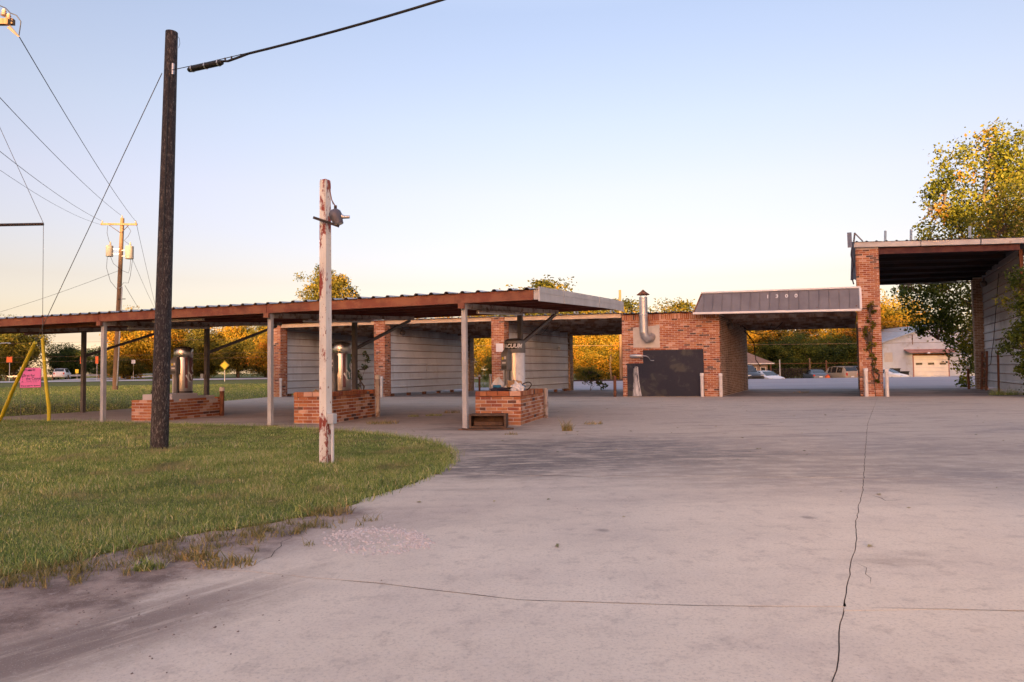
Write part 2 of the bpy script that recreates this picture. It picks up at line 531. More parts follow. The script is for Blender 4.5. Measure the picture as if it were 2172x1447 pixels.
c = t.mix(t.math('MULTIPLY', soot, .75), c, (.13, .09, .08))
t.color(c).bump(t.noise(2.5, 3, .5), .12, .02)
M_SIDING = t.m
M_AWN = worn('grey_awning_metal', (.155, .145, .155), (.195, .185, .195), 2.2, .5, .2, dirt=(.26, .24, .25), dscale=1.4, dlo=.6, dhi=.85)
M_TRIM = worn('white_trim', (.68, .67, .66), (.76, .75, .74), 4, .5, dirt=(.4, .25, .16), dscale=5, dlo=.68, dhi=.8)
M_RUST = worn('rust', (.14, .062, .036), (.23, .10, .055), 6, .9, dirt=(.10, .045, .03), dscale=3, bump=.3)
M_BROWN = worn('brown_rusty_tray', (.085, .052, .036), (.14, .085, .055), 7, .75, .2, dirt=(.22, .10, .05), dscale=4, dlo=.58, dhi=.75, bump=.2)
t = NT('black_paint', .6, spec=.35)
c = t.mix(t.step(t.noise(.9, 3, .5, dist=.3), .46, .52), (.012, .016, .032), (.05, .05, .05))
c = t.mix(t.math('MULTIPLY', t.step(t.noise(2.0, 3, .5, dist=.7), .5, .56), .75), c, (.014, .018, .034))
c = t.mix(t.math('MULTIPLY', t.step(t.noise(3.5, 7, .7), .55, .7), .5), c, (.07, .068, .07))
t.color(c).bump(t.noise(16, 3, .6, t.scaled(t.pos(), (1, 1, 3))), .25, .01)
M_BLACK = t.m
M_STAIN = worn('lime_stain', (.55, .54, .53), (.72, .71, .70), 9, .9, dirt=(.1, .1, .11), dscale=14, dlo=.52, dhi=.66, stretch=(1, 1, .15))
M_WHITE = worn('white_paint', (.72, .71, .70), (.80, .79, .78), 5, .5)
M_OFFWHITE = worn('aged_white', (.62, .58, .53), (.72, .69, .65), 8, .6, dirt=(.3, .2, .14), dscale=9, dlo=.6, dhi=.78)
M_PLATE = worn('grey_flue_plate', (.44, .42, .39), (.50, .48, .45), 8, .5, .2)
# stainless vacuum drums
t = NT('stainless', .2, 1.0)
t.color(t.mix(t.step(t.noise(4, 3, .5, t.scaled(t.obj(), (1, 1, .15))), .35, .7), (.50, .48, .45), (.42, .40, .38)))
t.rough(t.ramp(t.noise(2, 2, .5, t.scaled(t.obj(), (1, 1, .3))), [(.3, (.25,) * 3), (.7, (.32,) * 3)]))
M_STEEL = t.m
M_DARKCAP = worn('dark_cap', (.06, .058, .055), (.10, .095, .09), 6, .4, .5)
M_BOXGREY = worn('coin_box_grey', (.15, .145, .14), (.2, .195, .185), 6, .5, .3)
M_DECALRED = worn('faded_decal', (.10, .05, .055), (.16, .07, .07), 8, .5)
M_DECALTEAL = worn('faded_teal_decal', (.05, .13, .13), (.08, .17, .16), 8, .5)
M_PEEL = worn('peeled_white_film', (.60, .64, .68), (.72, .75, .78), 6, .6, dirt=(.38, .40, .42), dscale=5)
M_LETTER = worn('white_lettering', (.66, .66, .64), (.75, .75, .73), 8, .5)
M_YELLOW = worn('yellow_plastic', (.60, .46, .02), (.68, .53, .04), 3, .45, dirt=(.42, .34, .08), dscale=3)
M_YSIGN = worn('yellow_sign_face', (.85, .60, .03), (.88, .66, .05), 3, .4)
M_ORANGE = worn('orange_sign_face', (.72, .12, .03), (.76, .16, .04), 3, .4)
M_PINK = worn('pink_sign_board', (.80, .19, .46), (.84, .22, .50), 3, .6)
M_INK = worn('dark_ink', (.03, .012, .05), (.035, .015, .055), 3, .6)
M_RUBBER = worn('black_rubber', (.012, .012, .013), (.02, .02, .021), 6, .5)
M_WIRE = worn('dark_wire', (.02, .02, .022), (.035, .035, .037), 6, .6)
M_WIRELT = worn('weathered_wire', (.16, .15, .15), (.22, .21, .2), 6, .5, .5)
M_BAG = worn('black_bag_plastic', (.008, .008, .01), (.015, .015, .018), 6, .3)
M_BLUE = worn('blue_carton', (.02, .15, .27), (.03, .19, .33), 6, .5, dirt=(.5, .55, .58), dscale=9, dlo=.62, dhi=.66)
M_KRAFT = worn('brown_paper', (.36, .23, .12), (.43, .29, .16), 6, .8)
M_FILM = worn('white_plastic_bag', (.62, .63, .65), (.72, .73, .75), 9, .35)
M_NAVY = worn('dark_cloth', (.02, .022, .04), (.04, .035, .05), 12, .9)
# creosoted pole: dark grain over weathered silver flecks
t = NT('creosote_wood', .75, spec=.4)
g = t.noise(34, 6, .75, t.scaled(t.pos(), (1, 1, .4)))
g2 = t.noise(60, 4, .8, t.scaled(t.pos(), (1, 1, .25)))
c = t.mix(t.step(g, .42, .62), (.014, .012, .015), (.045, .036, .036))
c = t.mix(t.math('MULTIPLY', t.step(g2, .53, .64), .75), c, (.24, .20, .18))
c = t.mix(t.step(sz.outputs[2] if False else t.noise(3, 4, .6, t.scaled(t.pos(), (1, 1, .2))), .55, .75), c, (.02, .018, .022))
t.color(c).bump(g, .8, .012)
M_CREO = t.m
t = NT('pole_wood', .85, spec=.2)
g = t.noise(14, 6, .7, t.scaled(t.pos(), (1, 1, .08)))
t.color(t.mix(t.step(g, .35, .65), (.15, .095, .058), (.26, .175, .11))).bump(g, .5, .01)
M_POLE = t.m
# white post: flaking paint over rust-red primer
t = NT('flaking_white_paint', .6, spec=.35)
pz = t.scaled(t.pos(), (1, 1, .35))
fl = t.noise(9, 8, .75, pz)
fl2 = t.noise(3.2, 6, .6, t.scaled(t.pos(), (1, 1, .5)))
c = t.mix(t.step(t.noise(4, 5, .6, pz), .35, .7), (.66, .63, .57), (.78, .75, .70))
c = t.mix(t.math('MULTIPLY', t.step(t.noise(16, 6, .7, t.scaled(t.pos(), (1, 1, .12))), .52, .72), .55), c, (.38, .32, .25))
red = t.step(t.math('ADD', t.math('MULTIPLY', fl, .6), t.math('MULTIPLY', fl2, .5)), .588, .61)
c = t.mix(red, c, (.26, .055, .04))
c = t.mix(t.step(fl, .67, .70), c, (.045, .03, .025))
c = t.mix(t.step(t.noise(24, 6, .7, t.scaled(t.pos(), (1, 1, .4))), .61, .64), c, (.20, .07, .045))
t.color(c).bump(red, .4, .003)
M_FLAKE = t.m
M_GLASS = worn('dark_glass', (.015, .018, .022), (.02, .024, .03), 3, .08, spec=.8)
M_TYRE = M_RUBBER
M_LAMPGLASS = worn('lamp_glass', (.6, .6, .58), (.66, .66, .64), 4, .2, spec=.6)
M_REDLAMP = worn('red_lamp', (.5, .03, .02), (.55, .04, .03), 4, .25, spec=.6)
M_CERAMIC = worn('porcelain', (.42, .30, .24), (.5, .38, .32), 4, .3)
M_TANK = worn('transformer_grey', (.40, .38, .36), (.46, .44, .42), 4, .5)
M_SHINGLE = worn('brown_shingles', (.20, .13, .10), (.27, .18, .14), 6, .9)
M_GARAGE = worn('grey_blue_boards', (.42, .49, .58), (.52, .58, .66), .8, .7, dirt=(.30, .29, .27), dscale=.7, dlo=.5, dhi=.8)
M_REDROOF = worn('faded_red_metal', (.33, .15, .12), (.42, .24, .20), 2, .7, dirt=(.20, .08, .06), dscale=1.5, dlo=.5, dhi=.7)
M_DOOR = worn('white_garage_door', (.72, .70, .64), (.78, .76, .71), 2, .5)
M_IRON = worn('dark_iron', (.03, .022, .02), (.05, .035, .03), 4, .7)

def foliage(name, stops):
    t = NT(name, .6, spec=.25)
    v = t.math('ADD', t.attr('tint'), t.math('MULTIPLY', t.math('SUBTRACT', t.rnd(), .5), .12), True)
    c = t.ramp(v, stops)
    t.color(c)
    out = t.t.nodes['Material Output']
    tr = t.n('ShaderNodeBsdfTranslucent')
    t.put(tr.inputs[0], t.mix(1., c, (1.25, 1.15, .6), 'MULTIPLY'))
    ms = t.n('ShaderNodeMixShader')
    ms.inputs[0].default_value = .32
    t.t.links.new(t.b.outputs[0], ms.inputs[1])
    t.t.links.new(tr.outputs[0], ms.inputs[2])
    t.t.links.new(ms.outputs[0], out.inputs['Surface'])
    return t.m
M_GOLD = foliage('golden_leaves', [(0, (.045, .05, .007)), (.3, (.14, .12, .012)), (.6, (.27, .18, .014)), (.85, (.38, .20, .016)), (1, (.42, .16, .02))])
M_OLIVE = foliage('olive_leaves', [(0, (.03, .038, .007)), (.35, (.075, .08, .012)), (.7, (.15, .13, .016)), (1, (.24, .16, .022))])
M_GREEN = foliage('green_leaves', [(0, (.02, .032, .009)), (.4, (.045, .07, .014)), (.75, (.085, .11, .018)), (1, (.15, .15, .025))])
M_LIME = foliage('yellow_green_leaves', [(0, (.045, .06, .008)), (.35, (.12, .13, .012)), (.7, (.24, .20, .02)), (.9, (.33, .21, .025)), (1, (.34, .14, .03))])
M_BARK = worn('bark', (.075, .055, .042), (.14, .105, .08), 8, .95, stretch=(1, 1, .2), bump=.6)

# ------------------------------------------------------------------ terrain
def sstep(x, a, b):
    x = min(max((x - a) / (b - a), 0), 1)
    return x * x * (3 - 2 * x)
def T(x, y):
    """height of the land: level round the drive, rising to the highway on the left, falling past the crest of the back lot"""
    lf = 1 - sstep(x, -14, 0)
    rf = sstep(x, -6, 6)
    up = float(np.interp(y, [50, 85, 110, 140, 400], [0, .36, .5, .62, 1.0]))
    dn = -float(np.interp(y, [58.2, 64, 400], [0, .75, .75]))
    return lf * up + rf * dn
xs = sorted(set([-400, -300, -220, -160] + list(range(-130, -20, 5)) + [x / 2 for x in range(-40, 60, 3)] + list(range(30, 130, 5)) + [160, 220, 300, 400]))
ys = sorted(set([-300, -200, -130, -60, -30, -10] + list(range(0, 46, 3)) + list(range(46, 70, 2)) + list(range(70, 150, 5)) + [170, 200, 250, 300, 400, 600, 900]))
V = np.array([(x, y, T(x, y) - .035) for y in ys for x in xs])
nx = len(xs)
FQ = np.array([(j * nx + i, j * nx + i + 1, (j + 1) * nx + i + 1, (j + 1) * nx + i) for j in range(len(ys) - 1) for i in range(nx - 1)])
tag(put_mesh('ground', array_mesh('ground', V, FQ, M_TURF, smooth=True)), 'mown grass ground running to the highway and the trees', kind='structure')

def wob(pts, step, amp, rr=random.Random(3)):
    out = []
    for a, b in zip(pts[:-1], pts[1:]):
        n = max(1, int(math.dist(a, b) / step))
        for i in range(n):
            k = i / n
            out.append((a[0] + (b[0] - a[0]) * k + rr.uniform(-amp, amp), a[1] + (b[1] - a[1]) * k + rr.uniform(-amp, amp)))
    out.append(pts[-1])
    return out

# ------------------------------------------------------------------ building frame: s along the front, t along the skewed bay walls
A0 = Vector((-10.75, 30.45, 0))
UA = math.radians(-18)
UX, UY = math.cos(UA), math.sin(UA)
WX, WY = math.sin(math.radians(26)), math.cos(math.radians(26))
WA = math.atan2(WY, WX)
def B(s, t, z=0.):
    return (A0.x + s * UX + t * WX, A0.y + s * UY + t * WY, z)

# ------------------------------------------------------------------ concrete drive in slabs
lot = tag(thing('drive', 'wide pinkish concrete drive in slabs with dark joints', 'drive'), kind='structure')
del lot['category']
VJ = [(2.0, -6), (1.28, -1), (1.1, 2.2), (1.22, 2.6)]   # placeholder, replaced by the traced joint below
def GP(px, py, z=0.):
    a, b = (px - 1086.) / 1448., -(py - 723.5) / 1448.
    r = F + Rv * a + Uv * b
    k = (z - CAM_H) / r.z
    return (r.x * k, r.y * k)
VJ = [(0.9, -6.0)] + [GP(*p) for p in [(1768, 1447), (1776, 1400), (1789, 1290), (1800, 1230), (1808, 1180), (1817, 1150), (1815, 1110), (1822, 1070), (1830, 1040), (1835, 960), (1840, 900)]] + [(12.25, 22.97)]
VJ[0] = (VJ[1][0] - .6, -6.0)
VJ = wob(VJ, .09, .006, random.Random(11))
H1 = wob([(-14, 6.2), GP(520, 1212), GP(800, 1237), GP(1100, 1272), GP(1500, 1285), GP(1795, 1288), GP(2172, 1296), (30, 3.9)], .3, .006, random.Random(12))
H2 = wob([(-14, 8.6), GP(940, 1007), GP(1250, 1010), GP(1830, 1014), GP(2172, 1018), (40, 7.4)], .4, .006, random.Random(13))
def split_at(H, right):
    """part of a cross joint left or right of the long joint"""
    def vx(y):
        for a, b in zip(VJ[:-1], VJ[1:]):
            if a[1] <= y <= b[1]:
                return a[0] + (b[0] - a[0]) * (y - a[1]) / max(b[1] - a[1], 1e-6)
        return VJ[-1][0]
    P = [p for p in H if (p[0] > vx(p[1]) + .02) == right]
    e = min(P, key=lambda p: abs(p[0] - vx(p[1])))
    q = (vx(e[1]), e[1])
    return ([q] + P) if right else (P + [q])
G_ = .003
def vpart(y0, y1):
    return [p for p in VJ if y0 < p[1] < y1]
rows = []
h1l, h1r, h2l, h2r = split_at(H1, False), split_at(H1, True), split_at(H2, False), split_at(H2, True)
near_l = [(-14, -6), (VJ[0][0] - G_, -6)] + [(x - G_, y) for x, y in vpart(-6, h1l[-1][1] - .05)] + [(x - (G_ if i == 0 else 0), y - G_) for i, (x, y) in enumerate(h1l[::-1])]
near_r = [(VJ[0][0] + G_, -6), (30, -6)] + [(x, y - G_) for x, y in h1r[::-1]][:-1] + [(h1r[0][0] + G_, h1r[0][1] - G_)] + [(x + G_, y) for x, y in vpart(-6, h1r[0][1] - .05)][::-1]
mid_l = [(x, y + G_) for x, y in h1l[:-1]] + [(h1l[-1][0] - G_, h1l[-1][1] + G_)] + [(x - G_, y) for x, y in vpart(h1l[-1][1] + .05, h2l[-1][1] - .05)] + [(h2l[-1][0] - G_, h2l[-1][1] - G_)] + [(x, y - G_) for x, y in h2l[:-1][::-1]]
mid_r = [(h1r[0][0] + G_, h1r[0][1] + G_)] + [(x, y + G_) for x, y in h1r[1:]] + [(40, 7.4 - G_)] + [(x, y - G_) for x, y in h2r[1:-1][::-1]] + [(h2r[0][0] + G_, h2r[0][1] - G_)] + [(x + G_, y) for x, y in vpart(h1r[0][1] + .05, h2r[0][1] - .05)][::-1]
fr = B(0, -.004)
far_l = [(x, y + G_) for x, y in h2l[:-1]] + [(h2l[-1][0] - G_, h2l[-1][1] + G_)] + [(x - G_, y) for x, y in vpart(h2l[-1][1] + .05, 22.9)] + [(12.24, 22.98), (fr[0], fr[1])] + \
        [(-11.0, 28), (-11.5, 24), (-12.3, 20.3), (-13.6, 17.8), (-30, 24.2), (-30, 22.6), (-15, 16), (-14, 12)]
far_r = [(h2r[0][0] + G_, h2r[0][1] + G_)] + [(x, y + G_) for x, y in h2r[1:]] + [(40, 14.0), B(28.9, -.004)[:2], (12.26, 22.97)] + [(x + G_, y) for x, y in vpart(h2r[0][1] + .05, 22.9)][::-1]
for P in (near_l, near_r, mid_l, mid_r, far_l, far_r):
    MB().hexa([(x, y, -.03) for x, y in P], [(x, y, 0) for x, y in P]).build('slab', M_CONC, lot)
tag(MB().poly([(-14, -6, -.004), (40, -6, -.004), (40, 14, -.004), B(28.9, 0, -.004), B(0, 0, -.004), (-12, 20, -.004), (-14, 12, -.004)]).build('joint_filler', M_JOINT, lot), kind='stuff')
# floor of the bays and asphalt lot behind
P = [B(-.25, .004), B(29.2, .004), B(29.2, 8.2), B(-.25, 8.2)]
tag(MB().hexa([(p[0], p[1], -.04) for p in P], [(p[0], p[1], -.002) for p in P]).build('bay_floor', M_FLOOR), 'dark stained concrete floor of the wash bays', kind='structure')
mb = MB()
q0 = [B(3.5 + i * 1.2, 8.21) for i in range(60)]
rowsY = [0, .12, .3, .5, .7, .9, 1.0]
gv = []
for k in rowsY:
    for (x, y, z) in q0:
        yy = y + (58.4 - y) * k
        xx = x + (k * -7 if x < 0 else 0)
        gv.append((xx, yy, T(xx, min(yy, 58)) + .004))
n0 = len(q0)
array = np.array(gv)
fq = np.array([(j * n0 + i, j * n0 + i + 1, (j + 1) * n0 + i + 1, (j + 1) * n0 + i) for j in range(len(rowsY) - 1) for i in range(n0 - 1)])
tag(put_mesh('parking_lot', array_mesh('parking_lot', array, fq, M_ASPH)), 'pale lavender asphalt lot behind the wash bays', kind='structure')
# highway: a strip across the left and a lane running away with the guard rail
def strip(name, pts, wd, mat, dz, label, mbx=None):
    mb = MB()
    for i in range(len(pts) - 1):
        a, b = Vector(pts[i]), Vector(pts[i + 1])
        n = Vector((-(b - a).y, (b - a).x)).normalized() * wd / 2
        for p, s_ in ((a, -1), (a, 1), (b, 1), (b, -1)):
            q = p + n * s_
            mb.v.append((q.x, q.y, T(q.x, q.y) + dz))
        k = len(mb.v)
        mb.face((k - 4, k - 1, k - 2, k - 3))
    return tag(mb.build(name, mat), label, kind='structure')
strip('road', [(x, 88) for x in range(-140, 0, 4)], 12, M_ROAD, .03, 'pale concrete road crossing beyond the left lawn')
strip('highway', [(-62 - (y - 100) * .42, y) for y in range(98, 420, 6)], 9, M_ROAD, .04, 'highway lane running away beside the guard rail')

# ------------------------------------------------------------------ lawns, dirt, blades
LB = [(-30, -6), (-6, .9), (-3.6, 2.7), GP(0, 1228), GP(200, 1182), GP(400, 1135), GP(560, 1112), GP(700, 1085), GP(800, 1052), GP(860, 1030), GP(925, 1005), GP(958, 980), GP(955, 958),
      GP(925, 943), GP(880, 932), GP(800, 921), GP(700, 913), GP(500, 904), GP(300, 899), GP(150, 895), GP(20, 893), (-14, 17.0), (-30, 22.6), (-34, 10)]
lawn_pts = wob(LB, .10, .045, random.Random(5))
mbl = MB().hexa([(x, y, -.03) for x, y in lawn_pts], [(x, y, .012) for x, y in lawn_pts])
tag(mbl.build('lawn', M_TURF), 'green mown lawn beside the drive', kind='structure')
def crack(pts, wd, amp=.022, rr=random.Random(21)):
    pts = wob(pts, .09, amp, rr)
    mb = MB()
    for i, (x, y) in enumerate(pts):
        a, b = pts[max(i - 1, 0)], pts[min(i + 1, len(pts) - 1)]
        d = Vector((b[0] - a[0], b[1] - a[1], 0)).normalized()
        n = Vector((-d.y, d.x, 0)) * wd * rr.uniform(.25, 1.1) * min(1, 4 * i / len(pts), 4 * (len(pts) - 1 - i) / len(pts) + .05)
        mb.v += [(x - n.x, y - n.y, .0012), (x + n.x, y + n.y, .0012)]
    for i in range(len(pts) - 1):
        mb.face((2 * i, 2 * i + 2, 2 * i + 3, 2 * i + 1))
    return mb.build('crack', M_JOINT, lot)
for pts, wd in (([GP(1000, 1004), GP(1160, 1008), GP(1250, 1012), GP(1390, 1007)], .006), ([GP(1170, 922), GP(1330, 918)], .006), ([GP(1830, 1045), GP(1880, 1062), GP(1925, 1058)], .003),
                ([GP(1812, 1190), GP(1840, 1206), GP(1846, 1240)], .002), ([GP(520, 1212), GP(560, 1190), GP(600, 1150), GP(650, 1112)], .004), ([GP(1800, 1010), GP(1650, 1012), GP(1560, 1006)], .003)):
    crack(pts, wd)
crack([GP(600, 1222), GP(800, 1237.5), GP(1100, 1272.5), GP(1500, 1285.5), GP(1785, 1288.5)], .003, .004)
crack([GP(1805, 1288.5), GP(2000, 1292), GP(2172, 1296.5), (3.4, 2.75)], .0038, .004)
def inside(px, py, poly):
    poly = np.array(poly)
    x0, y0 = poly[:, 0], poly[:, 1]
    x1, y1 = np.roll(x0, -1), np.roll(y0, -1)
    r = np.zeros(len(px), bool)
    for a, b, c_, d in zip(x0, y0, x1, y1):
        k = ((b > py) != (d > py)) & (px < (c_ - a) * (py - b) / ((d - b) + 1e-12) + a)
        r ^= k
    return r
def blade_mesh(name, x, y, z, h, wd, mat, tint, lean=.5):
    n = len(x)
    an = rng.uniform(0, 2 * np.pi, n)
    ln = rng.uniform(0, lean, n) * h
    la = rng.uniform(0, 2 * np.pi, n)
    dx, dy = np.cos(an) * wd / 2, np.sin(an) * wd / 2
    lx, ly = np.cos(la) * ln, np.sin(la) * ln
    v = np.empty((n, 5, 3))
    v[:, 0] = np.stack([x - dx, y - dy, z], 1)
    v[:, 1] = np.stack([x + dx, y + dy, z], 1)
    v[:, 2] = np.stack([x + dx * .7 + lx * .35, y + dy * .7 + ly * .35, z + h * .55], 1)
    v[:, 3] = np.stack([x - dx * .7 + lx * .35, y - dy * .7 + ly * .35, z + h * .55], 1)
    v[:, 4] = np.stack([x + lx, y + ly, z + h * .95], 1)
    base = np.arange(n)[:, None] * 5
    f1 = base + np.array([[0, 1, 2]]); f2 = base + np.array([[0, 2, 3]]); f3 = base + np.array([[3, 2, 4]])
    fa = np.stack([f1, f2, f3], 1).reshape(-1, 3)
    return array_mesh(name, v.reshape(-1, 3), fa, mat, np.repeat(tint, 3))
def field(n, box, keep):
    x = rng.uniform(box[0], box[1], n); y = rng.uniform(box[2], box[3], n)
    k = inside(x, y, keep)
    x, y = x[k], y[k]
    vis = (np.abs(x) < .80 * y + 1.2)
    return x[vis], y[vis]
parts_ = []
LBX = LB
X, Y, Hh, Ww = [], [], [], []
for n, box, hm, wd in ((190000, (-7, 0, 2.5, 6), .023, .0042), (190000, (-9, 0, 6, 9.5), .025, .0055), (150000, (-14, 0, 9.5, 17), .028, .008)):
    x, y = field(n, box, LBX)
    # thin towards the ragged front edge
    X.append(x); Y.append(y); Hh.append(rng.gamma(6, hm / 6, len(x))); Ww.append(np.full(len(x), wd))
X, Y, Hh, Ww = map(np.concatenate, (X, Y, Hh, Ww))
patch = np.sin(X * 1.7 + np.sin(Y * 1.3) * 2) * np.sin(Y * 2.1 + np.sin(X * .9) * 2)
patch2 = np.sin(X * 4.7 + np.sin(Y * 3.3) * 2) * np.sin(Y * 5.1 + np.sin(X * 2.9) * 2)
Hh *= 1 + .35 * patch + .3 * patch2
tint = np.clip(.45 + .26 * rng.standard_normal(len(X)) + .1 * patch + .12 * patch2, 0, 1)
tag(put_mesh('grass', blade_mesh('grass', X, Y, np.full(len(X), .01), Hh, Ww, M_BLADE, tint, .9)), 'short green grass blades covering the near lawn', kind='stuff')
# edge fringe of longer dry stems creeping over dirt and concrete
ex, ey = [], []
for (x, y) in wob(LB[1:22], .012, .0):
    for _ in range(3):
        ex.append(x + random.gauss(0, .05)); ey.append(y + random.gauss(0, .05))
ex, ey = np.array(ex), np.array(ey)
tag(put_mesh('edge_grass', blade_mesh('edge_grass', ex, ey, np.full(len(ex), .003), rng.gamma(5, .012, len(ex)), np.full(len(ex), .006), M_BLADE, np.clip(.55 + .25 * rng.standard_normal(len(ex)), 0, 1), 1.4)),
    'ragged grass fringe along the lawn edge', kind='stuff')
xs_, ys_ = [], []
for _ in range(260):
    k = random.random(); bx, by = GP(-60 + 760 * k, 1238 - 140 * k)
    bx += random.gauss(.0, .16); by -= abs(random.gauss(0, .22))
    for _ in range(random.randint(3, 22)):
        xs_.append(bx + random.gauss(0, .02)); ys_.append(by + random.gauss(0, .015))
xs_, ys_ = np.array(xs_), np.array(ys_)
tag(put_mesh('stray_grass', blade_mesh('stray_grass', xs_, ys_, np.full(len(xs_), .002), rng.gamma(4, .010, len(xs_)), np.full(len(xs_), .0045), M_DRY, np.clip(.35 + .25 * rng.standard_normal(len(xs_)), 0, 1), 1.5)),
    'stray dry grass sprigs on the bare dirt', kind='stuff')
# far lawn tufts
FL = [(-13.4, 17.9), (-12.1, 20.3), (-11.3, 24), (-10.9, 30), (-9, 40), (-9, 60), (-60, 80), (-60, 24)]
x, y = field(130000, (-45, -8, 17.5, 62), FL)
zz = np.array([T(a, b) for a, b in zip(x, y)]) - .03
d = y / 17.
tag(put_mesh('lawn_grass', blade_mesh('lawn_grass', x, y, zz, rng.gamma(5, .008, len(x)) * (1 + .12 * d), .014 * d, M_BLADE, np.clip(.5 + .2 * rng.standard_normal(len(x)), 0, 1), .9)),
    'mown grass covering the far lawn left of the bays', kind='stuff')

def litter(name, n, pick, mat, label):
    vv, ff = [], []
    for _ in range(n):
        x, y, z = pick()
        s_ = random.uniform(.012, .032); a = random.uniform(0, 6.3); k = len(vv)
        for p, q, r in ((-1, 0, 0), (0, -.5, .25), (1, 0, .1), (0, .5, .3)):
            vv.append((x + s_ * (p * math.cos(a) - q * math.sin(a)), y + s_ * (p * math.sin(a) + q * math.cos(a)), z + s_ * r))
        ff.append((k, k + 1, k + 2, k + 3))
    me = array_mesh(name, np.array(vv), np.array(ff), mat, rng.uniform(0, 1, n))
    return tag(put_mesh(name, me), label, kind='stuff')
def tuft(cx_, cy_, n, rad, h, mat, label, z=0., name='weed_tuft', group='weed tufts in the concrete'):
    a = rng.uniform(0, 2 * np.pi, n); r = rad * np.sqrt(rng.uniform(0, 1, n))
    x, y = r * np.cos(a), r * np.sin(a) * .6
    me = blade_mesh(name, x, y, np.zeros(n), rng.gamma(5, h / 5, n), np.full(n, .008), mat, np.clip(.5 + .25 * rng.standard_normal(n), 0, 1), 1.3)
    return tag(put_mesh(name, me, loc=(cx_, cy_, z)), label, 'weeds', group)
for (px, py, n, rad, h, mt, lb) in [
    (1203, 914, 150, .09, .13, M_DRY, 'small upright straw coloured weed tuft on the drive right of the near brick island'),
    (1258, 900, 110, .2, .05, M_DRY, 'flat pale weed tuft on the drive behind the upright one'),
    (812, 899, 260, .33, .06, M_DRY, 'long brown dry weed clump on the drive beside the middle brick island'),
    (920, 882, 160, .2, .04, M_BLADE, 'low green weed strip in a drive joint before the second bay'),
    (958, 876, 120, .22, .06, M_DRY, 'dry weed sprig in the joint left of the near grey canopy post'),
    (877, 884, 90, .14, .05, M_BLADE, 'small green weed between middle island and second bay'),
    (418, 1185, 160, .12, .05, M_DRY, 'yellowish grass clump lying on the dirt near the lawn edge'),
    (480, 1198, 170, .16, .04, M_DRY, 'straggling straw tuft where the dirt meets the concrete'),
    (315, 1207, 160, .09, .04, M_BLADE, 'small green grass tuft alone on the bare dirt'),
    (690, 1090, 220, .2, .05, M_DRY, 'pale trampled grass tip at the lawn corner'),
    (1085, 922, 60, .12, .03, M_DRY, 'thin dry weed wisp in front of the rusty tray')]:
    gx, gy = GP(px, py)
    tuft(gx, gy, n, rad, h, mt, lb)
# gravel spread on the drive and loose litter
def stones(name, pts, smin, smax, mat, label):
    vv, ff = [], []
    base = [(-1, -.7, 0), (.8, -1, 0), (1, .8, 0), (-.8, 1, 0), (-.5, -.4, 1), (.5, -.5, .8), (.4, .5, 1), (-.5, .4, .7)]
    fc = [(0, 1, 5, 4), (1, 2, 6, 5), (2, 3, 7, 6), (3, 0, 4, 7), (4, 5, 6, 7)]
    for (x, y, z) in pts:
        s_ = random.uniform(smin, smax); a = random.uniform(0, 6.3); k = len(vv)
        for (p, q, r) in base:
            p *= random.uniform(.7, 1.2); q *= random.uniform(.7, 1.2)
            vv.append((x + s_ * (p * math.cos(a) - q * math.sin(a)), y + s_ * (p * math.sin(a) + q * math.cos(a)), z + s_ * r * random.uniform(.5, 1)))
        ff += [tuple(k + i for i in f_) for f_ in fc]
    me = array_mesh(name, np.array(vv), np.array(ff), mat)
    return tag(put_mesh(name, me), label, kind='stuff')
pts = []
for _ in range(520):
    a = random.uniform(-.5, 2.6); r = random.gauss(1, .12)
    gx, gy = GP(800 + 95 * math.cos(a) * r, 1150 - 26 * math.sin(a) * r)
    pts.append((gx, gy, 0))
for _ in range(400):
    a = random.uniform(0, 6.3); r = math.sqrt(random.random())
    gx, gy = GP(790 + 110 * math.cos(a) * r, 1150 + 28 * math.sin(a) * r)
    pts.append((gx, gy, 0))
stones('gravel', pts, .004, .011, M_GRAVEL, 'crescent of loose gravel on the concrete drive')
def pick_():
    if random.random() < .6:
        return (random.uniform(-9, -1.2), random.uniform(4.6, 13), .035)
    return (random.gauss(2, 5), random.uniform(4, 24), .003)
litter('fallen_leaves', 520, pick_, M_DRY, 'fallen dry leaves on the lawn and drive')
pts = [(random.uniform(-4, 12), random.uniform(2.2, 20), 0) for _ in range(260)]
pts += [(*GP(random.gauss(260, 170), random.gauss(1270, 55)), 0) for _ in range(160)]
stones('grit', pts, .0012, .005, M_GRIT, 'scattered dark grit and leaf bits on the drive')

M_TALLBEAM = rusty('maroon_beam', (.07, .018, .02), (.10, .035, .03), (.03, .012, .014), .5, 3.)
